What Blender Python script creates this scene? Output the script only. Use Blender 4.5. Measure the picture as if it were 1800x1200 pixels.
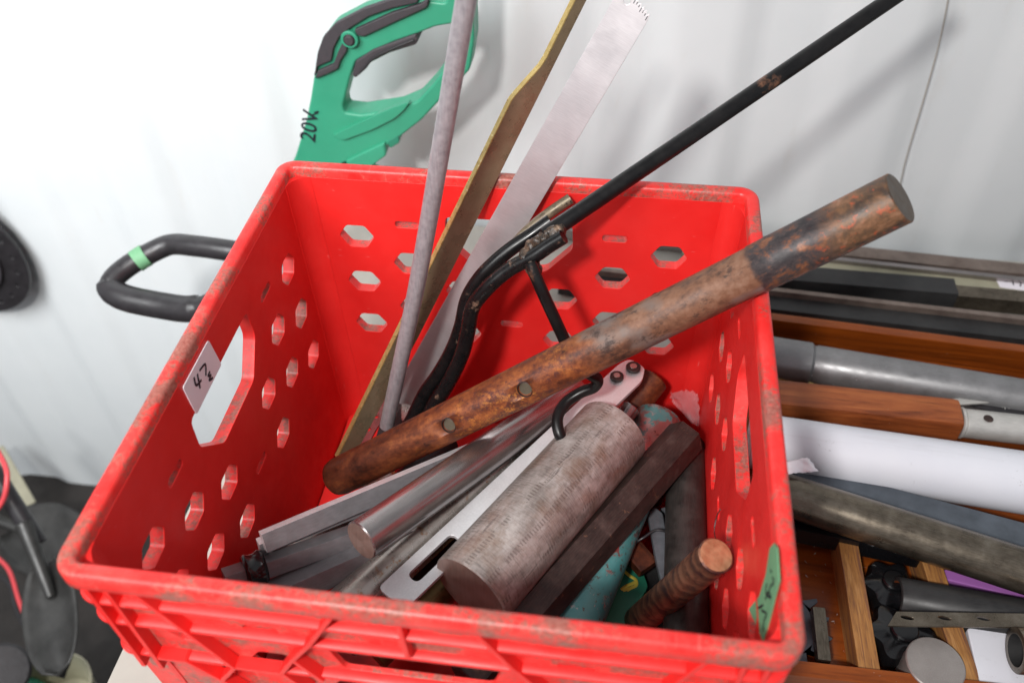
import bpy, bmesh, math, random
from mathutils import Vector, Matrix
random.seed(7)
C = bpy.context.scene.collection
sc = bpy.context.scene
for o in list(bpy.data.objects): bpy.data.objects.remove(o)

# ------------------------------------------------------------------ camera
HR = 0.27                                        # height of the crate rim
FL = 1.5420323
CP = Vector((0.07719389, -0.34604752, 0.353051 + HR))
ya, pt, ro = -0.15642409, 0.78520176, -0.03088722
cy, sy, cp, sp = math.cos(ya), math.sin(ya), math.cos(pt), math.sin(pt)
FW = Vector((sy * cp, cy * cp, -sp)); r0 = Vector((cy, -sy, 0)); u0 = r0.cross(FW)
RT = r0 * math.cos(ro) + u0 * math.sin(ro); UP = -r0 * math.sin(ro) + u0 * math.cos(ro)
cd = bpy.data.cameras.new('camera'); cam = bpy.data.objects.new('camera', cd); C.objects.link(cam)
m = Matrix((RT, UP, -FW)).transposed().to_4x4(); m.translation = CP; cam.matrix_world = m
cd.sensor_width = 36; cd.lens = FL * 1000 / 1800 * 36; cd.clip_start = 0.02; cd.clip_end = 60
cd.dof.use_dof = True; cd.dof.focus_distance = 0.60; cd.dof.aperture_fstop = 6.3
sc.camera = cam

# ------------------------------------------------------------------ light (a container interior: flash from the left, door light)
w = bpy.data.worlds.new('World'); sc.world = w; w.use_nodes = True
w.node_tree.nodes['Background'].inputs[0].default_value = (0.93, 0.95, 1, 1)
w.node_tree.nodes['Background'].inputs[1].default_value = 0.45
def area(name, loc, target, size, power, col, spread=180):
    l = bpy.data.lights.new(name, 'AREA'); l.shape = 'DISK'; l.size = size; l.energy = power; l.color = col; l.spread = math.radians(spread)
    o = bpy.data.objects.new(name, l); C.objects.link(o); o.location = loc
    o.rotation_euler = (Vector(target) - Vector(loc)).to_track_quat('-Z', 'Y').to_euler()
area('flash_lamp', (-0.16, -0.72, 1.05), (0.0, 0.12, 0.15), 0.10, 13.0, (1, 0.97, 0.94))
area('door_light', (-0.85, -0.6, 1.1), (-0.78, 0.5, 0.0), 0.9, 9, (0.97, 0.99, 1), 90)
sc.view_settings.view_transform = 'Standard'; sc.view_settings.look = 'None'
sc.view_settings.exposure = 0.08; sc.view_settings.gamma = 1.0

# ------------------------------------------------------------------ pixel -> point at a chosen real height / depth
def ray(x, y): return FW + RT * ((x - 900) / (1000 * FL)) - UP * ((y - 600) / (1000 * FL))
def PZ(x, y, z): d = ray(x, y); return CP + d * ((z - CP.z) / d.z)
def PY(x, y, Y): d = ray(x, y); return CP + d * ((Y - CP.y) / d.y)
def PX(x, y, X): d = ray(x, y); return CP + d * ((X - CP.x) / d.x)
def PD(x, y, s): return CP + ray(x, y) * s

# ------------------------------------------------------------------ materials
class NT:
    def __init__(s, name):
        s.m = bpy.data.materials.new(name); s.m.use_nodes = True; s.t = s.m.node_tree; s.n = s.t.nodes; s.l = s.t.links
        s.b = s.n['Principled BSDF']; s.co = s.n.new('ShaderNodeTexCoord')
    def new(s, k, **kw):
        x = s.n.new('ShaderNode' + k)
        for a, v in kw.items(): setattr(x, a, v)
        return x
    def link(s, a, b): s.l.new(a, b)
    def coord(s, scale=(1, 1, 1), rot=(0, 0, 0), src='Object'):
        mp = s.new('Mapping'); mp.inputs['Scale'].default_value = scale; mp.inputs['Rotation'].default_value = rot
        s.link(s.co.outputs[src], mp.inputs[0]); return mp.outputs[0]
    def noise(s, scale, detail=4, rough=0.6, vec=None, dist=0):
        n = s.new('TexNoise'); n.inputs['Scale'].default_value = scale; n.inputs['Detail'].default_value = detail
        n.inputs['Roughness'].default_value = rough; n.inputs['Distortion'].default_value = dist
        s.link(vec if vec else s.co.outputs['Object'], n.inputs['Vector']); return n.outputs[0]
    def ramp(s, fac, stops, interp='LINEAR'):
        r = s.new('ValToRGB'); r.color_ramp.interpolation = interp
        e = r.color_ramp.elements
        while len(e) < len(stops): e.new(0.5)
        for i, (p, c) in enumerate(stops):
            e[i].position = p; e[i].color = (*c, 1) if hasattr(c, '__len__') else (c, c, c, 1)
        s.link(fac, r.inputs[0]); return r.outputs[0]
    def mix(s, fac, a, b, mode='MIX'):
        x = s.new('Mix', data_type='RGBA', blend_type=mode)
        for sk, v in ((x.inputs[0], fac), (x.inputs[6], a), (x.inputs[7], b)):
            if hasattr(v, 'is_output'): s.link(v, sk)
            elif hasattr(v, '__len__'): sk.default_value = (*v, 1)
            else: sk.default_value = v
        return x.outputs[2]
    def math(s, op, a, b=0.0):
        x = s.new('Math', operation=op)
        for sk, v in ((x.inputs[0], a), (x.inputs[1], b)):
            if hasattr(v, 'is_output'): s.link(v, sk)
            else: sk.default_value = v
        return x.outputs[0]
    def sep(s, v=None):
        x = s.new('SeparateXYZ'); s.link(v if v else s.co.outputs['Object'], x.inputs[0]); return x.outputs
    def bump(s, h, strength=0.3, dist=0.001):
        b = s.new('Bump'); b.inputs['Strength'].default_value = strength; b.inputs['Distance'].default_value = dist
        s.link(h, b.inputs['Height']); s.link(b.outputs[0], s.b.inputs['Normal'])
    def fin(s, col=None, rough=None, metal=None, spec=None):
        for k, v in (('Base Color', col), ('Roughness', rough), ('Metallic', metal), ('Specular IOR Level', spec)):
            if v is None: continue
            if hasattr(v, 'is_output'): s.link(v, s.b.inputs[k])
            else: s.b.inputs[k].default_value = (*v, 1) if hasattr(v, '__len__') else v
        return s.m

def simple(name, col, rough=0.5, metal=0.0, var=0.15, scale=60, bump=0.0):
    t = NT(name); n = t.noise(scale, 6)
    c = t.ramp(n, [(0.3, tuple(x * (1 - var) for x in col)), (0.7, tuple(min(1, x * (1 + var)) for x in col))])
    r = t.ramp(t.noise(scale * 2.3, 5), [(0.3, max(0.03, rough - .08)), (0.7, min(1, rough + .1))])
    if bump: t.bump(t.noise(scale * 5, 6), bump)
    return t.fin(c, r, metal)

def metal(name, cols, rough=(0.25, 0.45), metallic=0.9, ns=90, streak=(1, 1, 0.12), fine=1500, spots=None, bump=0.15, pos=None):
    """cols: ramp stops; streak stretches the grain along local z"""
    t = NT(name)
    n = t.noise(ns, 7, 0.65)
    c = t.ramp(n, cols)
    g = t.noise(fine, 3, 0.5, t.coord(streak))
    c = t.mix(t.ramp(g, [(0.4, 0.0), (0.7, 0.28)]), c, tuple(min(1, x * 1.25) for x in cols[-1][1]))
    if spots:
        sm = t.noise(spots[1], 6, 0.7)
        c = t.mix(t.ramp(sm, [(spots[2], 0.0), (spots[2] + 0.07, 1.0)]), c, spots[0])
    rr = t.ramp(t.noise(ns * 2, 5), [(0.3, rough[0]), (0.7, rough[1])])
    t.bump(g, bump * 0.35, 0.0002)
    return t.fin(c, rr, metallic, 0.3 if metallic < .15 else None)

M = {}
# red polyethylene
def red(name, dirt, wall=False):
    t = NT(name)
    base = t.ramp(t.noise(14, 4), [(0.3, (0.68, 0.014, 0.013)), (0.7, (0.78, 0.024, 0.021))])
    fade = t.ramp(t.noise(45, 8, 0.7), [(0.42, 0.0), (0.7, 0.5 if dirt > 0.5 else 0.04)])
    base = t.mix(fade, base, (0.78, 0.10, 0.085))
    d1 = t.noise(34, 3, 0.5); d2 = t.noise(330, 8, 0.8)
    dm = t.math('ADD', t.math('MULTIPLY', d1, 0.9), t.math('MULTIPLY', d2, 0.75))
    dcol = t.ramp(t.noise(500, 4, 0.7), [(0.3, (0.085, 0.045, 0.032)), (0.7, (0.30, 0.19, 0.145))])
    a = 1.06 if dirt < .5 else 0.80 if dirt > .9 else 0.81
    base = t.mix(t.ramp(dm, [(a, 0.0), (a + 0.12, 0.78 if dirt > .5 else 0.5)]), base, dcol)
    # fine pale scratches
    sc_ = t.noise(160, 2, 0.4, t.coord((1, 6, 0.35), (0.3, 0.2, 0.5)))
    base = t.mix(t.ramp(sc_, [(0.74, 0.0), (0.78, 0.3)]), base, (0.85, 0.3, 0.28))
    if dirt > .5:
        for rot_ in ((0, 0, 0.0), (0, 0, 1.57)):
            sx_ = t.noise(420, 3, 0.5, t.coord((1, 0.035, 0.3), rot_))
            base = t.mix(t.ramp(sx_, [(0.66, 0.0), (0.74, 0.2)]), base, (0.86, 0.30, 0.25))
    t.bump(t.math('ADD', t.math('MULTIPLY', t.noise(18, 2), 1.0), t.math('MULTIPLY', t.noise(300, 4), 0.05 if not dirt > .5 else 0.12)), 0.35, 0.0025)
    t.b.inputs['Subsurface Weight'].default_value = 0.12
    t.b.inputs['Subsurface Radius'].default_value = (0.01, 0.002, 0.002); t.b.inputs['Subsurface Scale'].default_value = 0.3
    return t.fin(base, t.ramp(t.noise(60, 5), [(0.3, 0.32), (0.7, 0.5)]), 0.0, 0.45)
M['red_sill'] = red('dusty_red_plastic', 0.6); M['red'] = red('red_plastic', 0); M['red_dirty'] = red('scuffed_red_plastic', 1)

def rust():
    t = NT('rusted_steel')
    fine = t.noise(260, 6, 0.65); med = t.noise(70, 9, 0.7, t.coord((1, 1, 0.5)), 0.4); big = t.noise(24, 4, 0.55, t.coord((1, 1, 0.6)))
    mf = t.math('ADD', t.math('MULTIPLY', med, 0.7), t.math('MULTIPLY', fine, 0.3))
    z = t.sep()[2]; zn = t.math('ADD', z, t.math('MULTIPLY', t.math('SUBTRACT', big, 0.5), 0.07))
    def zone(a, b, src=None):
        f = t.new('MapRange'); f.interpolation_type = 'SMOOTHSTEP'; t.link(src if src is not None else zn, f.inputs[0])
        f.inputs[1].default_value = a; f.inputs[2].default_value = b; return f.outputs[0]
    def rp(src, a, b): return t.ramp(src, [(a, 0.0), (b, 1.0)])
    c = t.ramp(mf, [(0.38, (0.045, 0.014, 0.008)), (0.48, (0.14, 0.036, 0.013)), (0.56, (0.245, 0.07, 0.020)), (0.68, (0.36, 0.125, 0.036))])
    dk = t.ramp(mf, [(0.38, (0.025, 0.008, 0.005)), (0.55, (0.10, 0.024, 0.009)), (0.68, (0.19, 0.055, 0.016))])  # darker rust towards the low end, shade worked into the colour
    c = t.mix(zone(0.13, 0.02), c, dk)
    fl = t.math('MULTIPLY', rp(t.noise(330, 7, 0.72), 0.50, 0.60), t.math('MULTIPLY', zone(0.07, 0.13), zone(0.235, 0.17)))
    c = t.mix(t.math('MULTIPLY', fl, rp(big, 0.42, 0.58)), c, (0.56, 0.22, 0.035))
    fl2 = t.math('MULTIPLY', rp(t.noise(210, 7, 0.75, t.coord((1.1, 1, 1))), 0.53, 0.60), t.math('MULTIPLY', zone(0.05, 0.13), zone(0.25, 0.18)))
    c = t.mix(t.math('MULTIPLY', fl2, 0.8), c, (0.06, 0.018, 0.018))
    g = t.ramp(mf, [(0.4, (0.085, 0.042, 0.028)), (0.52, (0.19, 0.09, 0.052)), (0.66, (0.27, 0.155, 0.105))])
    c = t.mix(zone(0.20, 0.25), c, g)
    c = t.mix(t.math('MULTIPLY', rp(big, 0.52, 0.60), zone(0.20, 0.24)), c, (0.16, 0.125, 0.11))
    st = t.ramp(t.noise(90, 10, 0.8, t.coord((1, 1, 0.55))), [(0.54, 0.0), (0.61, 0.85)])
    c = t.mix(t.math('MULTIPLY', st, zone(0.15, 0.24)), c, (0.04, 0.024, 0.02))
    dark = t.ramp(t.noise(85, 10, 0.75, t.coord((1, 1, 0.7)), 0.3), [(0.42, (0.020, 0.016, 0.018)), (0.52, (0.052, 0.040, 0.040)), (0.57, (0.14, 0.052, 0.026)), (0.68, (0.31, 0.13, 0.065))])
    edge = t.math('ADD', z, t.math('MULTIPLY', t.math('SUBTRACT', t.noise(120, 4), 0.5), 0.006))
    c = t.mix(zone(0.3310, 0.3345, edge), c, dark)
    pale = t.ramp(mf, [(0.40, (0.05, 0.032, 0.022)), (0.5, (0.15, 0.075, 0.035)), (0.57, (0.26, 0.12, 0.06)), (0.68, (0.40, 0.27, 0.19))])  # paler rust near the sawn end, with the highlight painted in
    c = t.mix(t.math('MULTIPLY', zone(0.365, 0.395), 0.85), c, pale)
    rf = t.math('MULTIPLY', rp(t.noise(190, 6, 0.7), 0.57, 0.61), zone(0.36, 0.38))
    c = t.mix(t.math('MULTIPLY', rf, 0.8), c, (0.36, 0.075, 0.03))
    t.bump(t.math('ADD', mf, t.math('MULTIPLY', fine, 0.6)), 0.5, 0.0005)
    return t.fin(c, t.ramp(mf, [(0.35, 0.34), (0.65, 0.6)]), 0.12, 0.38)
M['rust'] = rust()

def billet():
    """turned bar with rows of chatter ticks, streaks across the axis"""
    t = NT('turned_steel_with_chatter_marks')
    X, Y, Z = t.sep()
    ang = t.math('ARCTAN2', Y, X)
    st = t.noise(60, 7, 0.7, t.coord((1, 1, 0.55)))
    st2 = t.noise(42, 7, 0.7, t.coord((1, 1, 0.8)))
    c = t.ramp(st, [(0.33, (0.16, 0.135, 0.12)), (0.5, (0.31, 0.275, 0.255)), (0.66, (0.48, 0.445, 0.42))])
    c = t.mix(t.ramp(st2, [(0.48, 0.0), (0.66, 0.7)]), c, (0.20, 0.115, 0.072))
    c = t.mix(t.ramp(t.noise(120, 6, 0.75, t.coord((1, 1, 0.13))), [(0.60, 0.0), (0.67, 0.7)]), c, (0.075, 0.06, 0.055))
    hat = t.noise(900, 3, 0.6, t.coord((0.12, 0.12, 1)))
    c = t.mix(t.ramp(hat, [(0.5, 0.0), (0.72, 0.35)]), c, (0.42, 0.38, 0.355))
    c = t.mix(t.ramp(hat, [(0.28, 0.5), (0.48, 0.0)]), c, (0.08, 0.06, 0.052))
    # ticks
    band = t.math('ABSOLUTE', t.math('SUBTRACT', t.math('FRACT', t.math('ADD', t.math('MULTIPLY', ang, 1.6), t.math('MULTIPLY', t.noise(25, 2), 0.25))), 0.5))
    bm_ = t.math('LESS_THAN', band, t.math('ADD', 0.02, t.math('MULTIPLY', t.noise(60, 2), 0.15)))
    tick = t.math('LESS_THAN', t.math('FRACT', t.math('ADD', t.math('MULTIPLY', Z, 400), t.math('MULTIPLY', t.noise(15, 2), 0.8))), 0.42)
    keep = t.math('GREATER_THAN', t.noise(45, 3), 0.46)
    k = t.math('MULTIPLY', t.math('MULTIPLY', bm_, tick), keep)
    c = t.mix(t.math('MULTIPLY', k, 0.5), c, (0.09, 0.06, 0.05))
    t.bump(t.math('SUBTRACT', t.noise(800, 3, 0.5, t.coord((0.3, 0.3, 1))), k), 0.35, 0.0004)
    return t.fin(c, t.ramp(st, [(0.3, 0.36), (0.7, 0.55)]), 0.35)
M['bar_end'] = metal('brown_steel_end', [(0.3, (0.06, 0.045, 0.035)), (0.7, (0.12, 0.09, 0.065))], (0.4, 0.6), 0.2)
M['billet'] = billet()
M['sawn'] = metal('sawn_steel_face', [(0.3, (0.19, 0.115, 0.09)), (0.7, (0.30, 0.21, 0.18))], (0.4, 0.6), 0.5, streak=(1, 0.05, 1), fine=600)
M['polished'] = metal('polished_steel', [(0.3, (0.24, 0.22, 0.215)), (0.7, (0.34, 0.31, 0.305))], (0.2, 0.28), 0.9, ns=30, fine=500, bump=0.06)
M['dull'] = metal('dull_steel', [(0.3, (0.25, 0.21, 0.18)), (0.55, (0.40, 0.36, 0.33)), (0.75, (0.52, 0.48, 0.44))], (0.2, 0.36), 0.7, ns=40, spots=((0.26, 0.12, 0.05), 55, 0.56))
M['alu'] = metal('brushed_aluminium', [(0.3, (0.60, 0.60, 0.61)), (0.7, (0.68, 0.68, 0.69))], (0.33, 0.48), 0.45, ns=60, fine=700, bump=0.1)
M['alu_side'] = metal('grey_and_shaded_aluminium', [(0.3, (0.15, 0.145, 0.15)), (0.7, (0.22, 0.21, 0.22))], (0.3, 0.5), 0.45, ns=80)  # grey of the square bars; also paints shade on the flats' sides
M['rulesteel'] = metal('scratched_rule_steel', [(0.3, (0.68, 0.64, 0.65)), (0.7, (0.78, 0.74, 0.75))], (0.33, 0.39), 0.85, ns=25, streak=(0.06, 1, 1), fine=2200, bump=0.1)
M['rodgrey'] = metal('forged_grey_rod', [(0.3, (0.26, 0.235, 0.25)), (0.5, (0.35, 0.32, 0.335)), (0.75, (0.44, 0.40, 0.42))], (0.3, 0.48), 0.45, ns=200, fine=900, streak=(1, 1, 0.05), bump=0.5)
M['black'] = metal('worn_black_paint', [(0.35, (0.003, 0.003, 0.0035)), (0.7, (0.009, 0.008, 0.008))], (0.22, 0.36), 0.0, ns=70, spots=((0.17, 0.10, 0.07), 60, 0.60), bump=0.25)
M['blackrod'] = metal('black_steel_rod', [(0.35, (0.003, 0.003, 0.0035)), (0.7, (0.010, 0.009, 0.009))], (0.26, 0.4), 0.0, ns=60, spots=((0.16, 0.075, 0.045), 19, 0.585), bump=0.2)
M['weld'] = metal('scaled_weld', [(0.48, (0.006, 0.005, 0.005)), (0.6, (0.06, 0.038, 0.026)), (0.72, (0.24, 0.16, 0.11))], (0.3, 0.5), 0.0, ns=170, bump=0.8)
M['brownrod'] = metal('tarnished_rod_stub', [(0.35, (0.07, 0.05, 0.035)), (0.6, (0.19, 0.15, 0.10)), (0.75, (0.30, 0.25, 0.17))], (0.35, 0.55), 0.4, ns=90, spots=((0.03, 0.02, 0.018), 60, 0.57), bump=0.4)
M['brass'] = metal('brown_patinated_brass', [(0.3, (0.19, 0.135, 0.08)), (0.5, (0.26, 0.195, 0.12)), (0.7, (0.34, 0.265, 0.17))], (0.22, 0.36), 0.5, ns=30, bump=0.1)
M['brass_edge'] = metal('bright_brass_edge', [(0.35, (0.42, 0.29, 0.10)), (0.7, (0.62, 0.47, 0.19))], (0.25, 0.4), 0.6, ns=160, spots=((0.85, 0.72, 0.38), 210, 0.60))
M['hex'] = metal('dark_brown_steel', [(0.3, (0.017, 0.010, 0.009)), (0.55, (0.038, 0.022, 0.019)), (0.75, (0.075, 0.048, 0.042))], (0.35, 0.55), 0.12, ns=70, bump=0.3, spots=((0.16, 0.08, 0.05), 120, 0.62))
M['darkbar'] = metal('dark_steel_bar', [(0.3, (0.02, 0.017, 0.016)), (0.7, (0.065, 0.055, 0.05))], (0.35, 0.55), 0.4, ns=60, bump=0.3, spots=((0.2, 0.22, 0.2), 300, 0.67))
M['rail'] = metal('brown_grey_rail', [(0.3, (0.12, 0.085, 0.07)), (0.7, (0.26, 0.21, 0.18))], (0.35, 0.5), 0.5, ns=50)
M['gun'] = metal('dark_gunmetal', [(0.3, (0.016, 0.016, 0.017)), (0.7, (0.04, 0.04, 0.04))], (0.35, 0.5), 0.1, ns=30)
M['pipe'] = metal('grimy_steel_pipe', [(0.3, (0.075, 0.06, 0.045)), (0.55, (0.15, 0.125, 0.095)), (0.75, (0.24, 0.21, 0.17))], (0.26, 0.34), 0.85, ns=55, bump=0.15)
M['grey_alu'] = metal('cast_grey_aluminium', [(0.3, (0.17, 0.17, 0.172)), (0.7, (0.25, 0.25, 0.255))], (0.32, 0.5), 0.5, ns=45, spots=((0.6, 0.6, 0.62), 160, 0.66))
M['ferrule'] = metal('dull_ferrule', [(0.3, (0.5, 0.49, 0.46)), (0.7, (0.62, 0.6, 0.57))], (0.3, 0.5), 0.5, ns=45)
M['oldbrass'] = metal('dark_old_brass', [(0.3, (0.10, 0.06, 0.02)), (0.7, (0.28, 0.19, 0.08))], (0.3, 0.5), 0.7, ns=50)
M['disc'] = metal('turned_pale_disc', [(0.3, (0.25, 0.225, 0.21)), (0.7, (0.38, 0.35, 0.33))], (0.35, 0.5), 0.5, ns=30, streak=(1, 1, 1))
def teal():
    t = NT('chipped_teal_paint'); n = t.noise(70, 9, 0.75)
    X, Y, Z = t.sep()
    steel = t.ramp(t.noise(60, 6), [(0.3, (0.28, 0.20, 0.18)), (0.7, (0.48, 0.40, 0.38))])
    tl = t.ramp(t.noise(40, 6), [(0.3, (0.045, 0.20, 0.205)), (0.7, (0.09, 0.29, 0.29))])
    f = t.new('MapRange'); t.link(Z, f.inputs[0])                                 # bare steel near the far end
    for i, v in ((1, 0.15), (2, 0.20), (3, 0.0), (4, 0.10)): f.inputs[i].default_value = v
    k = t.ramp(t.math('SUBTRACT', n, f.outputs[0]), [(0.40, 0.0), (0.44, 1.0)])
    c = t.mix(k, steel, tl)
    spots = t.ramp(t.noise(150, 9, 0.8), [(0.57, 0.0), (0.61, 1.0)])
    c = t.mix(spots, c, (0.07, 0.045, 0.035))
    t.bump(n, 0.3, 0.0005)
    return t.fin(c, 0.33, t.math('SUBTRACT', 0.8, t.math('MULTIPLY', k, 0.8)))
M['teal'] = teal()
def copper():
    t = NT('patinated_copper')
    X, Y, Z = t.sep()
    n = t.noise(80, 5, 0.6)
    wv = t.math('SINE', t.math('ADD', t.math('MULTIPLY', Z, 640), t.math('ADD', t.math('MULTIPLY', n, 16.0), t.math('MULTIPLY', X, 120))))
    c = t.ramp(t.math('ADD', t.math('MULTIPLY', wv, 0.13), n), [(0.25, (0.065, 0.035, 0.036)), (0.5, (0.21, 0.095, 0.058)), (0.78, (0.36, 0.18, 0.11))])
    c = t.mix(t.ramp(t.noise(70, 8, 0.7), [(0.55, 0.0), (0.64, 0.75)]), c, (0.07, 0.04, 0.035))
    t.bump(wv, 0.15, 0.0003)
    return t.fin(c, 0.42, 0.6)
M['copper'] = copper()
M['copper_face'] = metal('freshly_cut_copper', [(0.3, (0.42, 0.24, 0.12)), (0.7, (0.66, 0.44, 0.25))], (0.28, 0.5), 0.7, ns=150, streak=(1, 0.08, 1), fine=350, spots=((1, 0.85, 0.6), 190, 0.66), bump=0.5)

def wood(name, a, b, c, axis=0, scale=1.0, rough=0.3):
    t = NT(name); sc3 = [26, 26, 26]; sc3[axis] = 2.2
    v = t.coord(tuple(x * scale for x in sc3))
    n = t.noise(1.7, 8, 0.65, v, 0.9)
    fn = t.noise(9, 5, 0.6, v)
    col = t.ramp(n, [(0.32, a), (0.5, b), (0.66, c)])
    col = t.mix(t.ramp(fn, [(0.5, 0.0), (0.7, 0.4)]), col, tuple(x * 0.45 for x in a))
    col = t.mix(t.ramp(t.noise(700, 3), [(0.72, 0.0), (0.76, 0.8)]), col, (0.5, 0.42, 0.36))
    t.bump(fn, 0.2, 0.0006)
    return t.fin(col, rough, 0.0, 0.32)
M['wood'] = wood('varnished_red_wood', (0.10, 0.020, 0.003), (0.21, 0.045, 0.005), (0.29, 0.072, 0.010), axis=2)
M['wood_handle'] = wood('dark_grained_wood', (0.10, 0.022, 0.008), (0.27, 0.07, 0.02), (0.37, 0.11, 0.032), axis=2, scale=1.6)
M['ply'] = wood('plywood_edge', (0.11, 0.045, 0.045), (0.34, 0.155, 0.045), (0.46, 0.235, 0.085), axis=2, scale=4.0, rough=0.5)
M['greenish'] = simple('dusty_metal_plug', (0.075, 0.060, 0.038), 0.6, 0.1, 0.2, 200)
def nylon():
    t = NT('white_nylon')
    c = t.ramp(t.noise(20, 5), [(0.3, (0.68, 0.69, 0.75)), (0.7, (0.72, 0.73, 0.78))])
    c = t.mix(t.math('MULTIPLY', t.ramp(t.noise(240, 7, 0.75), [(0.60, 0.0), (0.66, 0.8)]), t.ramp(t.noise(17, 2), [(0.52, 0.0), (0.62, 1.0)])), c, (0.12, 0.10, 0.10))
    c = t.mix(t.ramp(t.noise(60, 6, 0.7, t.coord((1, 1, 0.1))), [(0.58, 0.0), (0.75, 0.3)]), c, (0.45, 0.44, 0.46))
    return t.fin(c, 0.4, 0.0)
M['white_plastic'] = nylon()
M['table'] = simple('cream_table_top', (0.38, 0.36, 0.32), 0.45, 0, 0.06, 30)
M['paper'] = simple('white_sticker_paper', (0.86, 0.81, 0.86), 0.5, 0, 0.03, 40)
M['ink'] = simple('black_marker_ink', (0.01, 0.01, 0.02), 0.5, 0, 0.1)
M['greentape'] = simple('green_masking_tape', (0.15, 0.36, 0.19), 0.6, 0, 0.1, 60)
M['mint'] = simple('mint_green_casing', (0.035, 0.29, 0.17), 0.42, 0, 0.06, 25)
M['dgreen'] = simple('dark_green_casing', (0.02, 0.20, 0.12), 0.45, 0, 0.1, 25)
M['grip'] = simple('charcoal_rubber_grip', (0.045, 0.040, 0.045), 0.6, 0, 0.1, 200, 0.2)
M['blackplastic'] = simple('black_plastic', (0.022, 0.02, 0.022), 0.36, 0, 0.25, 80, 0.1)
M['gloss'] = simple('glossy_black_plastic', (0.006, 0.006, 0.007), 0.18, 0, 0.2, 60)
M['shovel'] = simple('grimy_grey_blade', (0.045, 0.044, 0.042), 0.4, 0.35, 0.45, 22, 0.2)
M['redcable'] = simple('red_cable', (0.62, 0.06, 0.07), 0.4, 0, 0.1)
M['floor'] = simple('dark_floor', (0.024, 0.020, 0.018), 0.8, 0, 0.4, 12, 0.4)
M['purple'] = simple('purple_plastic', (0.36, 0.13, 0.42), 0.45, 0, 0.06, 30)
M['palestick'] = simple('pale_wood_stick', (0.33, 0.31, 0.22), 0.6, 0, 0.15, 40)
M['blade'] = simple('blue_grey_saw_steel', (0.085, 0.10, 0.12), 0.45, 0.3, 0.25, 50)
M['yellow'] = simple('yellow_marker_paint', (0.72, 0.60, 0.08), 0.5, 0, 0.1)
M['greyflat'] = simple('grey_forged_tool', (0.13, 0.135, 0.15), 0.42, 0.4, 0.2, 120, 0.2)
M['tan'] = simple('tan_cardboard', (0.40, 0.28, 0.15), 0.7, 0, 0.15)
def filmmat():
    t = NT('clear_plastic_film'); t.b.inputs['Alpha'].default_value = 0.22
    t.bump(t.noise(90, 4), 0.8, 0.003)
    return t.fin((0.75, 0.55, 0.58), 0.12, 0.0)
M['film'] = filmmat()
def wallmat():
    t = NT('white_painted_container_steel')
    c = t.ramp(t.noise(5, 6), [(0.3, (0.66, 0.69, 0.70)), (0.7, (0.72, 0.745, 0.75))])
    sm = t.noise(22, 7, 0.7, t.coord((1, 1, 0.3)))
    c = t.mix(t.ramp(sm, [(0.60, 0.0), (0.74, 0.35)]), c, (0.62, 0.61, 0.57))
    return t.fin(c, 0.42, 0.0, 0.4)
M['wall'] = wallmat()

# ------------------------------------------------------------------ object helpers
def tag(o, label, cat, group=None, kind=None):
    if label: o['label'] = label
    if cat: o['category'] = cat
    if group: o['group'] = group
    if kind: o['kind'] = kind
    return o
def thing(name, label, cat, loc=(0, 0, 0), group=None):
    o = bpy.data.objects.new(name, None); C.objects.link(o); o.location = loc; o.empty_display_size = 0.02
    return tag(o, label, cat, group)
def obj(name, verts, faces, mats, parent=None, smooth=True, midx=None, mat_world=None, angle=35):
    me = bpy.data.meshes.new(name); me.from_pydata([tuple(v) for v in verts], [], faces)
    for mm in (mats if isinstance(mats, (list, tuple)) else [mats]): me.materials.append(M[mm] if isinstance(mm, str) else mm)
    if midx:
        for i, k in enumerate(midx): me.polygons[i].material_index = k
    bm = bmesh.new(); bm.from_mesh(me); bmesh.ops.recalc_face_normals(bm, faces=bm.faces); bm.to_mesh(me); bm.free()
    if smooth:
        me.shade_smooth()
        me.set_sharp_from_angle(angle=math.radians(angle))
    o = bpy.data.objects.new(name, me); C.objects.link(o)
    if mat_world is not None: o.matrix_world = mat_world
    if parent is not None: attach(o, parent)
    return o
def wnorm(o):
    w_ = o.modifiers.new('normals', 'WEIGHTED_NORMAL'); w_.keep_sharp = True; w_.weight = 100
    return o
def attach(o, parent):
    o.parent = parent
    pm = Matrix.Translation(parent.location) if parent.type == 'EMPTY' and parent.parent is None else wmat(parent)
    o.matrix_parent_inverse = pm.inverted()
def wmat(o):
    if o.parent is None: return o.matrix_basis.copy()
    return wmat(o.parent) @ o.matrix_parent_inverse @ o.matrix_basis
def axis_mat(p0, p1, twist=0.0, ref=Vector((0, 0, 1))):
    p0 = Vector(p0); p1 = Vector(p1); z = (p1 - p0).normalized()
    y = ref - z * ref.dot(z)
    if y.length < 1e-4: y = Vector((0, 1, 0)) - z * z.y
    y.normalize(); x = y.cross(z)
    mm = Matrix((x, y, z)).transposed().to_4x4()
    mm = mm @ Matrix.Rotation(twist, 4, 'Z'); mm.translation = p0
    return mm
def lathe(profile, n=48, wob=0.0):
    vs, fs = [], []
    for (z, r) in profile:
        for i in range(n):
            a = 2 * math.pi * i / n; rr = r * (1 + wob * math.sin(3 * a + z * 90) * random.uniform(.4, 1))
            vs.append((rr * math.cos(a), rr * math.sin(a), z))
    for k in range(len(profile) - 1):
        for i in range(n):
            j = (i + 1) % n; fs.append((k * n + i, k * n + j, (k + 1) * n + j, (k + 1) * n + i))
    fs.append(tuple(range(n))[::-1]); fs.append(tuple(range((len(profile) - 1) * n, len(profile) * n)))
    return vs, fs
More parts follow.
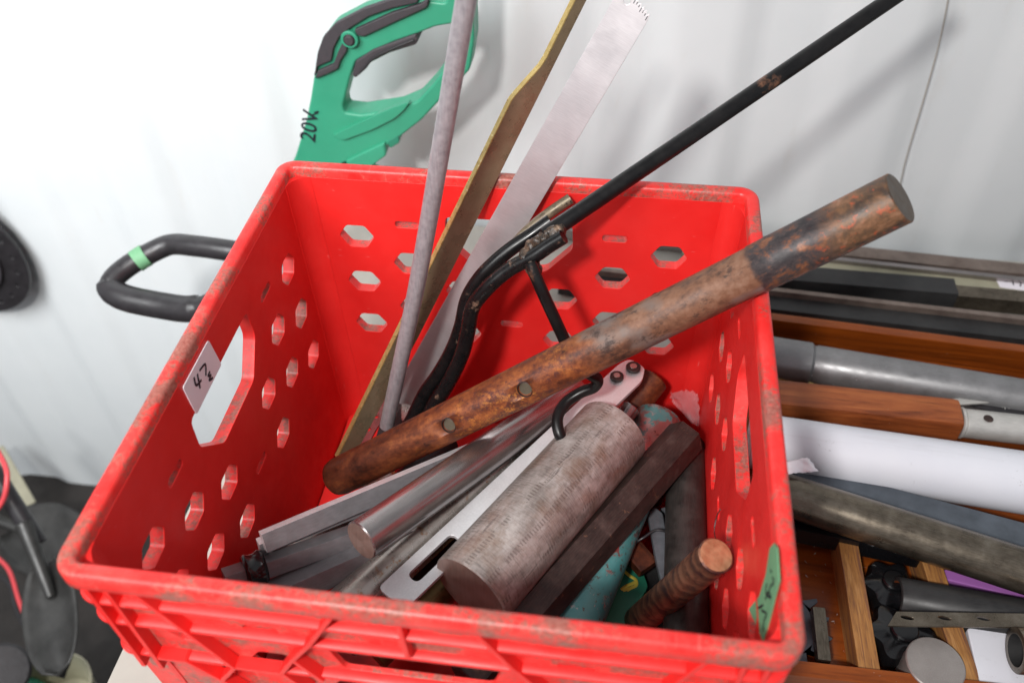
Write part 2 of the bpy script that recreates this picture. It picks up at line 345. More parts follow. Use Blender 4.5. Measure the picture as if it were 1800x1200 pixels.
def rod(name, p0, p1, r, mat, r1=None, endmat=None, bev=0.0008, n=48, parent=None, twist=0, wob=0.0, extra=None, seg=1):
    L = (Vector(p1) - Vector(p0)).length; r1 = r1 or r
    prof = [(0, r - bev), (bev, r)]
    for k in range(1, seg): prof.append((L * k / seg, r + (r1 - r) * k / seg))
    if extra: prof += extra
    prof += [(L - bev, r1), (L, r1 - bev)]
    vs, fs = lathe(prof, n, wob)
    mi = [0] * (len(fs) - 2) + [1, 1] if endmat else None
    return obj(name, vs, fs, [mat, endmat] if endmat else mat, parent, True, mi, axis_mat(p0, p1, twist), 33 if n > 12 else 20)
def tube(name, p0, p1, r, ri, mat, inmat=None, parent=None, n=40):
    L = (Vector(p1) - Vector(p0)).length
    prof = [(0, ri), (0, r - .0006), (.0006, r), (L - .0006, r), (L, r - .0006), (L, ri)]
    vs, fs = lathe(prof, n); fs = fs[:-2]
    k = (len(prof) - 1) * n
    for i in range(n):
        j = (i + 1) % n; fs.append((k + i, k + j, j, i))
    mi = [0] * (len(fs) - n) + [1] * n if inmat else None
    return obj(name, vs, fs, [mat, inmat] if inmat else mat, parent, True, mi, axis_mat(p0, p1), 50)
def smooth_path(pts, sub=6):
    pts = [Vector(p) for p in pts]; out = []
    for i in range(len(pts) - 1):
        a = pts[max(i - 1, 0)]; b = pts[i]; c = pts[i + 1]; d = pts[min(i + 2, len(pts) - 1)]
        for k in range(sub):
            t = k / sub
            out.append(0.5 * ((2 * b) + (c - a) * t + (2 * a - 5 * b + 4 * c - d) * t * t + (3 * b - a - 3 * c + d) * t ** 3))
    out.append(pts[-1]); return out
def sweep(name, pts, r, mat, parent=None, n=16, sub=6, flat=1.0, ref=None, closed=False, sharp=50):
    """sweep an (elliptic) section along a smoothed path; r may be a function of 0..1"""
    P = smooth_path(pts, sub) if sub > 1 else [Vector(p) for p in pts]
    vs, fs = [], []; N = len(P); up = Vector(ref) if ref else None; prev = None
    for i, p in enumerate(P):
        t = (P[min(i + 1, N - 1)] - P[max(i - 1, 0)]).normalized()
        if up is not None: x = up - t * up.dot(t)
        elif prev is None:
            x = Vector((0, 0, 1)) - t * t.z
            if x.length < .1: x = Vector((1, 0, 0)) - t * t.x
        else: x = prev - t * prev.dot(t)
        x.normalize(); prev = x; y = t.cross(x)
        rr = r(i / (N - 1)) if callable(r) else r
        for k in range(n):
            a = 2 * math.pi * k / n; vs.append(p + x * rr * flat * math.cos(a) + y * rr * math.sin(a))
    for i in range(N - 1):
        for k in range(n):
            j = (k + 1) % n; fs.append((i * n + k, i * n + j, (i + 1) * n + j, (i + 1) * n + k))
    fs.append(tuple(range(n))[::-1]); fs.append(tuple(range((N - 1) * n, N * n)))
    o0 = P[0].copy(); vs = [v - o0 for v in vs]
    return obj(name, vs, fs, mat, parent, True, None, Matrix.Translation(o0), sharp)
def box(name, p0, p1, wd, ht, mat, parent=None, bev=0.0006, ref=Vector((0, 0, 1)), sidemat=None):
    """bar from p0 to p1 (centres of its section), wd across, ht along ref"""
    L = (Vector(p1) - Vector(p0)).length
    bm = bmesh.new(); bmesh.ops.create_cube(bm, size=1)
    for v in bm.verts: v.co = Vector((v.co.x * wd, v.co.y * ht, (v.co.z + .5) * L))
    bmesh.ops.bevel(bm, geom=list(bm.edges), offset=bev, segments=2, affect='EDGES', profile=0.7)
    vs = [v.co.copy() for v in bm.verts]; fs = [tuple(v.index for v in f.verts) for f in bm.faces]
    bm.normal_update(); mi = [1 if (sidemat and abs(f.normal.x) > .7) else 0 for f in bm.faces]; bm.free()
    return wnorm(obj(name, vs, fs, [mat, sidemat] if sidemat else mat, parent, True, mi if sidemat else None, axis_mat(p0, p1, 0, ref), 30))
def plate(name, loops, thick, mat, world, parent=None, bev=0.0005, res=2, sidemat=None):
    """flat piece with holes: loops in local xy, thickness along local z (centred)"""
    cu = bpy.data.curves.new('outline', 'CURVE'); cu.dimensions = '2D'; cu.fill_mode = 'BOTH'
    for lp in loops:
        s = cu.splines.new('POLY'); s.points.add(len(lp) - 1)
        for i, p in enumerate(lp): s.points[i].co = (p[0], p[1], 0, 1)
        s.use_cyclic_u = True
    cu.extrude = max(thick / 2 - bev, 1e-5); cu.bevel_depth = bev; cu.bevel_resolution = res; cu.offset = -bev
    t = bpy.data.objects.new('t', cu); C.objects.link(t)
    dg = bpy.context.evaluated_depsgraph_get(); me = bpy.data.meshes.new_from_object(t.evaluated_get(dg))
    bpy.data.objects.remove(t); me.name = name; me.materials.clear(); me.materials.append(M[mat])
    if sidemat:
        me.materials.append(M[sidemat])
        for p_ in me.polygons: p_.material_index = 1 if abs(p_.normal.z) < .2 else 0
    bm = bmesh.new(); bm.from_mesh(me); bmesh.ops.remove_doubles(bm, verts=bm.verts, dist=1e-6); bm.to_mesh(me); bm.free()
    me.shade_smooth(); me.set_sharp_from_angle(angle=math.radians(35))
    o = bpy.data.objects.new(name, me); C.objects.link(o); o.matrix_world = world; wnorm(o)
    if parent is not None: attach(o, parent)
    return o
WY = Matrix.Rotation(math.pi / 2, 4, 'X')                 # local (x,y) -> world (X,Z), local z -> -Y
def plane_y(Y): mm = WY.copy(); mm.translation = (0, Y, 0); return mm
def plane_x(X):                                            # local (x,y) -> world (Y,Z), local z -> X
    mm = Matrix(((0, 0, 1), (1, 0, 0), (0, 1, 0))).to_4x4(); mm.translation = (X, 0, 0); return mm
def plane_z(z): return Matrix.Translation((0, 0, z))
def roundpoly(pts, r, seg=4):
    out = []; n = len(pts)
    for i in range(n):
        p = Vector(pts[i]).to_2d(); a = Vector(pts[i - 1]).to_2d(); b = Vector(pts[(i + 1) % n]).to_2d()
        da = (a - p); db = (b - p); k = min(r, da.length * .45, db.length * .45)
        s = p + da.normalized() * k; e = p + db.normalized() * k
        for q in range(seg + 1):
            t = q / seg; out.append(tuple(s * (1 - t) ** 2 + p * 2 * t * (1 - t) + e * t * t))
    return out
def ypx(pts, Y): return [(PY(x, y, Y).x, PY(x, y, Y).z) for x, y in pts]
def xpx(pts, X): return [(PX(x, y, X).y, PX(x, y, X).z) for x, y in pts]
def zpx(pts, z): return [(PZ(x, y, z).x, PZ(x, y, z).y) for x, y in pts]
def circ(cx, cy_, rx, ry=None, n=20, rot=0):
    ry = ry or rx
    return [(cx + rx * math.cos(a) * math.cos(rot) - ry * math.sin(a) * math.sin(rot), cy_ + rx * math.cos(a) * math.sin(rot) + ry * math.sin(a) * math.cos(rot)) for a in [2 * math.pi * i / n for i in range(n)]]

# ------------------------------------------------------------------ setting: wall, floor, table
def corrugated(name, Y0, x0, x1, z0, z1):
    prof = []; x = x0; pitch = 0.17; dep = 0.010
    while x < x1:
        prof += [(x, Y0), (x + 0.058, Y0), (x + 0.085, Y0 + dep), (x + 0.143, Y0 + dep)]; x += pitch
    vs, fs = [], []
    for (a, b) in prof: vs += [(a, b, z0), (a, b, z1)]
    for i in range(len(prof) - 1): fs.append((2 * i, 2 * i + 2, 2 * i + 3, 2 * i + 1))
    o = obj(name, vs, fs, 'wall', None, True, None, None, 60)
    bv = o.modifiers.new('soft', 'BEVEL'); bv.width = 0.008; bv.segments = 4; bv.limit_method = 'ANGLE'; bv.angle_limit = 0.2
    return o
wall = corrugated('wall', 0.5, -2.43, 2.0, -0.70, 1.9)
tag(wall, 'white painted corrugated steel container wall behind the crate', None, None, 'structure')
o = obj('floor', [(-3, -2.5, -.7), (3, -2.5, -.7), (3, .6, -.7), (-3, .6, -.7)], [(0, 1, 2, 3)], 'floor', None, False)
tag(o, 'dark gritty container floor', None, None, 'structure')
tb = box('table', (0.67, -0.62, -0.016), (0.67, 0.455, -0.016), 1.876, 0.03, 'table', None, 0.003)
tag(tb, 'cream table top that the red crate stands on', 'table')
seam = sweep('wall_seam', [PY(1673, -40, .494), PY(1655, 60, .494), PY(1625, 170, .494), PY(1590, 290, .494), PY(1572, 380, .494)], 0.0008, 'table', None, 8, 4)  # panel seam modelled as a thin raised line
tag(seam, 'thin white seam line running down the wall at the right', 'wire')

# ------------------------------------------------------------------ the red crate
crate = thing('crate', 'red plastic crate with honeycomb holes, full of metal bars', 'crate', (0, 0, 0))
def hexagon(cx, cz, w_=0.0136, h=0.0099):
    return roundpoly([(cx - w_, cz), (cx - w_ * .5, cz + h), (cx + w_ * .5, cz + h), (cx + w_, cz), (cx + w_ * .5, cz - h), (cx - w_ * .5, cz - h)], 0.002, 3)
def hexagon_v(cx, cz): return hexagon(cx, cz, 0.0118, 0.0098)
def slot(cx, cz): return roundpoly([(cx - .009, cz + .0028), (cx + .009, cz + .0028), (cx + .009, cz - .0028), (cx - .009, cz - .0028)], 0.0028, 3)
def panel_loops(handle, cx=0.0):
    L = [[(-.1600, .262), (.1600, .262), (.1525, .004), (-.1525, .004)]]
    for s in (-1, 1):
        for z in (.2115, .1675, .1230): L.append(hexagon(cx + s * .1170, z))
        for z in (.1885, .1440): L.append(hexagon(cx + s * .0775, z))
        for z in (.1640, .1200): L.append(hexagon(cx + s * .0385, z))
        L.append(slot(cx + s * .0770, .2250))
    L.append(slot(cx, .134))
    if handle == 'high': L.append(roundpoly([(cx - .047, .2345), (cx + .046, .2345), (cx + .047, .2130), (cx + .027, .1900), (cx - .027, .1900), (cx - .049, .2130)], .004, 4))
    elif handle == 'low': L.append(roundpoly([(cx - .046, .213), (cx + .042, .213), (cx + .036, .19), (cx - .04, .19)], .004, 4))
    return L
th = 0.0088; tilt = 0.028
def wallpanel(face, handle, cx, mat='red'):
    loops = panel_loops(handle, cx)
    mm = {'back': plane_y(.1649), 'front': plane_y(-.1621), 'left': plane_x(-.1649), 'right': plane_x(.1649)}[face]
    ang = {'back': ('X', -tilt), 'front': ('X', tilt), 'left': ('Y', -tilt), 'right': ('Y', tilt)}[face]
    piv = Matrix.Translation({'back': (0, .16, .262), 'front': (0, -.16, .262), 'left': (-.16, 0, .262), 'right': (.16, 0, .262)}[face])
    world = piv @ Matrix.Rotation(ang[1], 4, ang[0]) @ piv.inverted() @ mm
    return plate('side_panel', loops, .0032 if face == 'front' else th, mat, world, crate, 0.0004, 2, 'red_sill')
wallpanel('back', 'high', -0.002)
wallpanel('left', 'high', -0.001)
wallpanel('right', 'high', -0.001)
wallpanel('front', 'low', -0.003, 'red_dirty')
# rounded inner corner posts
for sx in (-1, 1):
    for sy_ in (-1, 1):
        vs, fs = [], []; n = 8
        for k, (z, e) in enumerate(((.262, .1602), (.004, .1530))):
            for i in range(n + 1):
                a = math.pi / 2 * i / n
                for rr in (.014, .0180):
                    vs.append((sx * (e - .014 + rr * math.cos(a)), sy_ * (e - .014 + rr * math.sin(a)), z))
        q = 2 * (n + 1)
        for i in range(n):
            a = 2 * i
            fs += [(a, a + 2, q + a + 2, q + a), (a + 1, q + a + 1, q + a + 3, a + 3), (a, a + 1, a + 3, a + 2), (q + a, q + a + 2, q + a + 3, q + a + 1)]
        fs += [(0, q, q + 1, 1), (2 * n, 2 * n + 1, q + 2 * n + 1, q + 2 * n)]
        obj('corner_post', vs, fs, 'red', crate)
# rim and ribs: profile swept round a rounded square
def rr_path(e, rad, n=10, front=False):
    P = []
    for (sx, sy_, a0) in ((1, -1, -90), (1, 1, 0), (-1, 1, 90), (-1, -1, 180)):
        for i in range(n + 1):
            a = math.radians(a0 + 90 * i / n); P.append((sx * (e - rad) + rad * math.cos(a), sy_ * (e - rad) + rad * math.sin(a)))
    return P
def ring(name, prof, mat, parent, R0=0.0135, E=.17, zoff=0):
    N = 0; vs = []; rows = []
    for (off, z) in prof:
        P = rr_path(E - off, max(R0 - off, .004)); rows.append(len(vs)); vs += [(x, y, z) for x, y in P]; N = len(P)
    fs = []; K = len(prof)
    for k in range(K):
        a = rows[k]; b = rows[(k + 1) % K]
        for i in range(N):
            j = (i + 1) % N; fs.append((a + i, a + j, b + j, b + i))
    return obj(name, vs, fs, mat, parent, True, None, None, 65)
ring('rim', [(.0094, .2560), (.0092, .2670), (.0085, .2690), (.0070, .2700), (.0028, .2703), (.0012, .2698), (.0003, .2680), (.0000, .2600), (.0008, .2588), (.0025, .2588), (.0032, .2600), (.0085, .2600)], 'red_dirty', crate)
ring('base', [(.0175, .0125), (.0175, .002), (.03, .001), (.165, .001), (.165, .009), (.03, .010)], 'red', crate)
def front_rib(z, o_out, o_in=.0085, h=.0026, ylim=-.105):
    pr = [(o_out + .0006, z + h / 2), (o_out, z + h / 4), (o_out, z - h / 4), (o_out + .0006, z - h / 2), (o_in, z - h / 2), (o_in, z + h / 2)]
    rows = []
    for off, zz in pr:
        rad = max(.0135 - off, .004); e = .17 - off; n = 10; P = [(-e, ylim)]
        for i in range(n + 1):
            a = math.radians(180 + 90 * i / n); P.append((-(e - rad) + rad * math.cos(a), -(e - rad) + rad * math.sin(a)))
        for i in range(n + 1):
            a = math.radians(270 + 90 * i / n); P.append(((e - rad) + rad * math.cos(a), -(e - rad) + rad * math.sin(a)))
        P.append((e, ylim)); rows.append([(x, y, zz) for x, y in P])
    N = len(rows[0]); vs = [v for r_ in rows for v in r_]; K = len(rows); fs = []
    for k in range(K):
        for i in range(N - 1): fs.append((k * N + i, k * N + i + 1, ((k + 1) % K) * N + i + 1, ((k + 1) % K) * N + i))
    fs.append(tuple(k * N for k in range(K))); fs.append(tuple(k * N + N - 1 for k in range(K)))
    return obj('rib', vs, fs, 'red', crate, True, None, None, 50)
front_rib(.2430, .0020); front_rib(.2225, .0026); front_rib(.1880, .0030)
# web ribs on the outside of the front wall
def web(x0, z0, x1, z1, wd=.0026, dep=.0068):
    y = -.1660 + (.262 - (z0 + z1) / 2) * tilt * .5
    return box('rib', (x0, y, z0), (x1, y, z1), wd, dep, 'red', crate, .0007, Vector((0, 1, 0)))
segs = [(-.1555, .257, -.153, .178), (-.1455, .257, -.143, .178), (.1555, .257, .153, .178), (.1455, .257, .143, .178),
        (-.131, .257, -.1005, .189), (.129, .257, .1005, .189), (-.038, .257, -.054, .226), (-.054, .226, -.066, .207), (-.066, .207, -.054, .186),
        (.030, .257, .046, .226), (.046, .226, .058, .207), (.058, .207, .047, .186), (-.006, .257, -.005, .227),
        (-.1005, .189, -.0755, .189), (.1005, .189, .069, .189), (-.0755, .189, -.066, .207), (.069, .189, .058, .207),
        (-.1005, .189, -.1125, .170), (.1005, .189, .1125, .170), (-.0755, .189, -.064, .168), (.069, .189, .060, .168),
        (-.128, .190, -.1125, .170), (-.143, .189, -.126, .189), (.143, .189, .126, .189), (.126, .189, .1125, .170),
        (-.1125, .170, -.1005, .150), (-.064, .168, -.0755, .150), (-.1005, .150, -.0755, .150), (.1125, .170, .1005, .150)]
for s_ in segs: web(*s_)
# sticker 47 on the left wall, above the handle
XL = -.1598
def on_left(pts, X): return xpx(pts, X)
stk = thing('price_sticker', 'white sticker marked 47 on the inside of the left crate wall', 'sticker', (XL, -.02, .25))
plate('paper', [roundpoly(on_left([(366, 597), (389, 640), (345, 729), (321, 681)], XL), .002, 4)], .0005, 'paper', plane_x(XL), stk, .0001)
def ink(pts, fn, r, parent, name='marker_stroke', mat='ink', ref=None, flat=.25):
    return sweep(name, [fn(x, y) for x, y in pts], r, mat, parent, 8, 4, flat, ref)
fx = lambda x, y: PX(x, y, XL + .0004)
for st in ([(341, 663), (344, 675), (347, 676), (354, 668)], [(347, 657), (352, 682)], [(351, 651), (361, 640), (362, 660)], [(369, 653), (366, 660), (371, 659)], [(371, 659), (368, 668), (374, 664)]):
    ink(st, fx, .0009, stk, ref=(1, 0, 0))
# green tape note on the right wall
XR = .1597
tp = thing('tape_note', 'green masking tape note with black scribble inside the right crate wall', 'tape', (XR, -.11, .25))
g6 = lambda x, y: (1100 + x / 4, 900 + y / 4)
plate('tape', [xpx([g6(*q) for q in [(1045, 215), (1068, 250), (1082, 480), (1030, 690), (970, 915), (915, 780), (865, 680), (940, 590), (985, 440), (1015, 250)]], XR)], .0005, 'greentape', plane_x(XR), tp, .0001)
fr = lambda x, y: PX(*g6(x, y), XR - .0005)
for st in ([(1018, 405), (1024, 418)], [(1030, 455), (1040, 490), (1015, 520), (1005, 560)], [(990, 500), (985, 570), (1020, 600), (1000, 560), (980, 610)], [(930, 672), (965, 650), (945, 665)], [(955, 690), (988, 712), (970, 760), (965, 830)]):
    ink(st, fr, .0006, tp, ref=(1, 0, 0))

# ------------------------------------------------------------------ things in the crate
# rusty bar across the right rim
def px_of(P):
    d = P - CP; return 900 + 1000 * FL * d.dot(RT) / d.dot(FW)
b = PZ(1344, 466, .2885); a0 = PZ(580, 845, .088); u_ = (b - a0).normalized()
a = b - u_ * .338; e0 = (b - a0).length - .338
Lr = .36
while px_of(a + u_ * Lr) < 1583: Lr += .0005
tip = a + u_ * Lr
rr = .0142
prof = [(-e0, .004), (.0015 - e0, .009), (.005 - e0, .0128), (.010 - e0, rr)] + [(.03 + k * .03, rr) for k in range(10)] + [(.3325, rr), (.3335, rr + .0006), (.35, rr + .0007), (Lr - .012, rr + .0008), (Lr - .0006, rr + .0008), (Lr, rr + .0002)]
vs, fs = lathe(prof, 64, 0.004)
am = axis_mat(a, tip); cl = (am.inverted().to_3x3() @ (CP - tip)); cl.z = 0; cl.normalize()
for k in range(len(vs) - 128, len(vs)):                       # the end was sawn a little askew
    x_, y_, z_ = vs[k]; vs[k] = (x_, y_, z_ - math.tan(math.radians(15)) * (x_ * cl.x + y_ * cl.y))
rb = thing('rusty_bar', 'thick rusty round bar lying across the right rim of the crate', 'bar', tuple(a))
rbody = obj('shaft', vs, fs, ['rust', 'bar_end'], rb, True, [0] * (len(fs) - 1) + [1], am, 33)
for q in ((922, 685), (788, 748)):
    # point where the pixel ray meets the bar surface
    u_ = (tip - a).normalized(); dd = ray(*q); w0 = CP - a
    A = dd.dot(dd) - dd.dot(u_) ** 2; B = 2 * (w0.dot(dd) - w0.dot(u_) * dd.dot(u_)); Cc = w0.dot(w0) - w0.dot(u_) ** 2 - rr ** 2
    disc_ = B * B - 4 * A * Cc
    s_ = (-B - math.sqrt(max(disc_, 0))) / (2 * A); hp = CP + dd * s_
    ax = a + u_ * (hp - a).dot(u_); nrm = (hp - ax).normalized()
    cut = rod('drill', ax + nrm * .0115, ax + nrm * .03, .0050, 'dull')
    mod = rbody.modifiers.new('hole', 'BOOLEAN'); mod.operation = 'DIFFERENCE'; mod.object = cut; mod.solver = 'EXACT'
    dg = bpy.context.evaluated_depsgraph_get(); me = bpy.data.meshes.new_from_object(rbody.evaluated_get(dg))
    rbody.modifiers.clear(); rbody.data = me; bpy.data.objects.remove(cut)
    tube('hole_lip', ax + nrm * .0112, ax + nrm * (rr - .0001), .0056, .0049, 'hex', None, rbody)
    rod('plug', ax + nrm * .009, ax + nrm * .0116, .0050, 'greenish', None, None, .0003, 24, rbody)

# black welded hook tool with a long rod
ht = thing('hook_tool', 'black welded steel hook tool with its long rod leaning over the back rim', 'tool', tuple(PZ(975, 402, .262)))
j0 = PZ(975, 402, .268); topP = PD(1600, -24, .60)
ez = (topP - j0)
rod('long_rod', j0 - ez * .03, j0 + ez * 1.12, .0057, 'blackrod', .0056, None, .0006, 24, ht)
def chain(spec): return [PZ(x, y, z) for x, y, z in spec]
sweep('upper_bar', chain([(968, 388, .262), (935, 412, .254), (900, 436, .246), (868, 463, .236), (842, 491, .224), (821, 527, .206), (811, 572, .184), (795, 615, .160), (772, 656, .136), (746, 693, .114), (722, 742, .088), (690, 790, .062)]), lambda t: .0048 + .0012 * t, 'black', ht, 20, 6)
sweep('lower_bar', chain([(991, 416, .272), (965, 432, .265), (937, 451, .257), (893, 475, .245), (856, 507, .231), (831, 541, .212), (823, 580, .190), (813, 620, .168), (793, 664, .142), (769, 704, .118), (745, 742, .096), (712, 790, .070)]), lambda t: .0048 + .0012 * t, 'black', ht, 20, 6)
sweep('stub', chain([(1003, 349, .262), (962, 377, .253), (922, 410, .243), (893, 437, .234)]), lambda t: .0039 if t < .6 else .0039 - (t - .6) * .004, 'brownrod', ht, 20, 6)
from mathutils import noise as mn
for (x, y, z, rw) in ((982, 404, .268, .0056), (972, 411, .267, .0060), (960, 418, .265, .0060), (948, 427, .262, .0062), (937, 438, .258, .0062), (929, 450, .255, .0062), (934, 462, .252, .0060), (938, 474, .250, .0052), (916, 462, .249, .0050)):
    p_ = PZ(x, y, z); bm = bmesh.new(); bmesh.ops.create_icosphere(bm, subdivisions=4, radius=rw)
    for v in bm.verts: v.co *= 1 + .30 * mn.noise((v.co + p_) * 200) + .05 * mn.noise((v.co + p_) * 700)
    obj('weld_bead', [v.co + p_ for v in bm.verts], [tuple(v.index for v in f.verts) for f in bm.faces], 'weld', ht); bm.free()
sweep('cross_rod', chain([(932, 462, .258), (950, 505, .244), (975, 560, .222), (1003, 618, .198), (1030, 652, .184), (1050, 666, .174), (1044, 680, .166), (1020, 690, .161), (994, 708, .156), (980, 734, .152), (984, 764, .146), (1000, 785, .138)]), .0041, 'blackrod', ht, 18, 6)

# steel rule
rl = thing('steel_rule', 'bare steel rule leaning on the back rim, rounded at its lower end', 'ruler', (-.09, .1, .07))
pb = PZ(709, 712, .075); ptp = PD(1113, 10, .535)
zx = (ptp - pb).normalized(); xx = zx.cross(-(ray(900, 400)).normalized()); xx.normalize(); nn = xx.cross(zx)
mm = Matrix((xx, zx, nn)).transposed().to_4x4(); mm.translation = pb
Lr2 = (ptp - pb).length; hw = .0124
outline = [(-hw, .012), (-hw + .0012, .005), (-hw + .004, .0015), (-.004, 0), (.004, 0), (hw - .004, .0015), (hw - .0012, .005), (hw, .012), (hw, Lr2 - .006), (hw - .0006, Lr2 - .001)]
for k in range(6): x_ = hw - .001 - k * .0026; outline += [(x_, Lr2 + .0009 * k + .0012), (x_ - .0013, Lr2 + .0009 * k - .0006)]
outline += [(-hw, Lr2 + .008)]
plate('blade', [outline, circ(-.0045, Lr2 + .0005, .0022, n=16)], .0011, 'rulesteel', mm, rl, .0002)
for k in range(9):
    p0 = mm @ Vector((hw - .0015 - k * .0019, Lr2 - .0008 + k * .0008, .0007)); p1 = p0 + zx * (-.0028 if k % 3 == 0 else -.0016)
    box('graduation', p0, p1, .0005, .0002, 'ink', rl, .00005, nn)

# brass plate with a stepped upper part
bp = thing('brass_plate', 'brown brass plate with a notched bright edge leaning beside the steel rule', 'plate', (-.12, .05, .07))
b0 = PZ(592, 802, .070); b1 = PY(1002, -40, .200)
zx = (b1 - b0).normalized(); vdir = ray(800, 400).normalized()
side = zx.cross(-vdir).normalized(); nface = side.cross(zx)
# turn the broad face to the right so that the left edge shows
R_ = Matrix.Rotation(math.radians(42), 3, zx); xx = (R_ @ side).normalized(); nn = xx.cross(zx)
mm = Matrix((xx, zx, nn)).transposed().to_4x4(); mm.translation = b0
LL = (b1 - b0).length
def tpx(x, y):                                              # length along the plate for a pixel on its left edge
    dd = ray(x, y).normalized(); w0 = b0 - CP; aa = zx.dot(dd); dn = zx.dot(w0); en = dd.dot(w0)
    return (aa * en - dn) / (1 - aa * aa)
t1, t2 = tpx(870, 150), tpx(925, 105)
ol = [(0, 0), (.0150, .004), (.0195, .12), (.0195, LL), (.0112, LL), (.0112, t2 + .006), (.0102, t2), (.0010, t1), (0, t1 - .004)]
plate('face', [[(x + .0003, y) for x, y in ol]], .0036, 'brass', mm, bp, .0004)
# the bright sawn edge follows the left outline
el = [(0, 0), (0, t1 - .004), (.0010, t1), (.0102, t2), (.0112, t2 + .006), (.0112, LL)]
for (xa, ya_), (xb, yb_) in zip(el[:-1], el[1:]):
    box('bright_edge', mm @ Vector((xa - .0004, ya_, 0)), mm @ Vector((xb - .0004, yb_, 0)), .0010, .0040, 'brass_edge', bp, .0002, nn)

# grey forged rod
bz = PZ(680, 748, .088); db_ = (bz - CP).dot(FW)
def rodpt(x, y): t = (748 - y) / 748; return PD(x, y, 1 / ((1 - t) / db_ + t / .455))
gr = sweep('grey_rod', [rodpt(*q) for q in ((680, 748), (701, 650), (729, 520), (754, 385), (777, 250), (799, 120), (821, -10), (834, -90))], .0057, 'rodgrey', None, 20, 5)
tag(gr, 'slightly bent grey steel rod standing at the left of the brass plate', 'rod')

# big billet
def PR(spec0, spec1, ext0=0.0, ext1=0.0):
    a = PZ(*spec0); b = PZ(*spec1); u_ = (b - a).normalized(); return a - u_ * ext0, b + u_ * ext1
p, q = PR((826, 1040, .128), (1072, 764, .122), .0, .004)
tag(rod('steel_billet', p, q, .0278, 'billet', None, 'sawn', .0010, 72), 'thickest steel round in the crate, brown grey with rows of tick marks', 'bar')
p, q = PR((917, 1095, .105), (1207, 765, .110), .05, .0)
hx = rod('hexagonal_bar', p, q, .0148, 'hex', None, None, .0008, 6, None, math.radians(12))
tag(hx, 'dark brown hexagonal bar beside the thick billet', 'bar')
p, q = PR((1004, 1100, .080), (1158, 738, .092), .05, .0)
tl = thing('teal_tube', 'round tube with chipped teal paint half under the hexagonal bar', 'tube', tuple(p))
tube('shaft', p, q, .0192, .0160, 'teal', 'darkbar', tl)
p, q = PR((1000, 880, .075), (1107, 714, .108), .02, .0)
tag(rod('small_steel_rod', p, q, .0088, 'polished', None, 'sawn', .0006), 'short shiny steel rod peeping out behind the thick billet', 'rod')
p, q = PR((1095, 738, .084), (1150, 664, .100), .03, .0)
tag(rod('rusty_rod', p, q, .0125, 'rust', None, 'darkbar', .0015), 'rusty brown rod end near the back wall beside the bolted strap', 'rod')
# polished and dull bars
p, q = PR((634, 950, .158), (985, 708, .120), .0, .02)
tag(rod('polished_bar', p, q, .0131, 'polished', None, 'sawn', .0008, 64), 'shiny polished steel round bar with a sawn end, under the rusty bar', 'bar')
p, q = PR((634, 1045, .112), (900, 800, .108), .05, .03)
tag(rod('dull_steel_tube', p, q, .0150, 'dull', None, None, .0008), 'dull grey steel round bar with rust stains left of the slotted strap', 'bar')
p, q = PR((735, 1075, .075), (830, 985, .08), .04, .10)
tag(rod('old_brass_bar', p, q, .0120, 'oldbrass', None, None, .0008), 'dark old brass bar under the slotted strap and thick billet', 'bar')
# slotted strap
ss = thing('slotted_strap', 'flat aluminium strap with a slot and two bolts beside the thick billet', 'strap', (-.04, -.09, .12))
s0 = PZ(700, 1042, .128); s1 = PZ(1112, 652, .128); zx = (s1 - s0).normalized(); nn = Vector((0, 0, 1)); nn = (nn - zx * nn.dot(zx)).normalized()
xx = zx.cross(nn); mm = Matrix((xx, zx, nn)).transposed().to_4x4(); mm.translation = s0
LL = (s1 - s0).length; hw = .0118
ol = roundpoly([(-hw, -.006), (hw, -.006), (hw, LL - .004), (hw - .006, LL + .008), (-hw + .003, LL + .008), (-hw, LL - .002)], .004, 4)
sl = roundpoly([(-.0045, .012), (.0045, .012), (.0045, .052), (-.0045, .052)], .0045, 6)
plate('strap', [ol, [(x, y) for x, y in sl]], .003, 'alu', mm, ss, .0003)
for (x_, y_, r_) in ((1084, 664, .0052), (1113, 648, .0056)):
    c_ = PZ(x_, y_, .1302)
    bo = rod('bolt', c_, c_ + nn * .0028, r_, 'darkbar', None, None, .0004, 24, ss)
    rod('bolt_centre', c_ + nn * .0028, c_ + nn * .0034, r_ * .5, 'dull', None, None, .0002, 16, bo)
# square aluminium bars
p, q = PR((462, 952, .152), (792, 812, .136), .0, .05)
tag(box('aluminium_flat', p, q, .0085, .0125, 'alu', None, .0004, Vector((.15, .75, .65)), 'alu_side'), 'bright aluminium flat bar uppermost at the left of the crate', 'bar')  # side faces get a darker grey, shade put into the colour
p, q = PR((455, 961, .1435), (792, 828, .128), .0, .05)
tag(box('aluminium_flat', p, q, .0085, .0085, 'alu', None, .0004, Vector((.1, .5, .85)), 'alu_side'), 'second aluminium flat bar just under the bright uppermost one', 'bar')  # sides painted darker than the top, as if shaded
p, q = PR((395, 1020, .143), (625, 940, .127), .0, .09)
sb = thing('square_bar', 'grey square bar with a black rubber ring round it', 'bar', tuple(p))
box('shaft', p, q, .0115, .0115, 'alu_side', sb, .0005, Vector((.1, .55, .8)))
u_ = (q - p).normalized(); c_ = PZ(447, 1000, .1415)
vs, fs = lathe([(0, .0098), (.0015, .0112), (.004, .0098), (.0075, .0096), (.0105, .0112), (.0125, .0098)], 28, .004)
obj('rubber_ring', vs, fs, 'gloss', sb, True, None, axis_mat(c_ - u_ * .006, c_ + u_ * .006), 60)
p, q = PR((485, 1045, .128), (720, 940, .116), .02, .08)
tag(box('square_bar', p, q, .0165, .0145, 'alu_side', None, .0005, Vector((.1, .55, .8))), 'plain grey square bar parallel below the one with the rubber ring', 'bar')
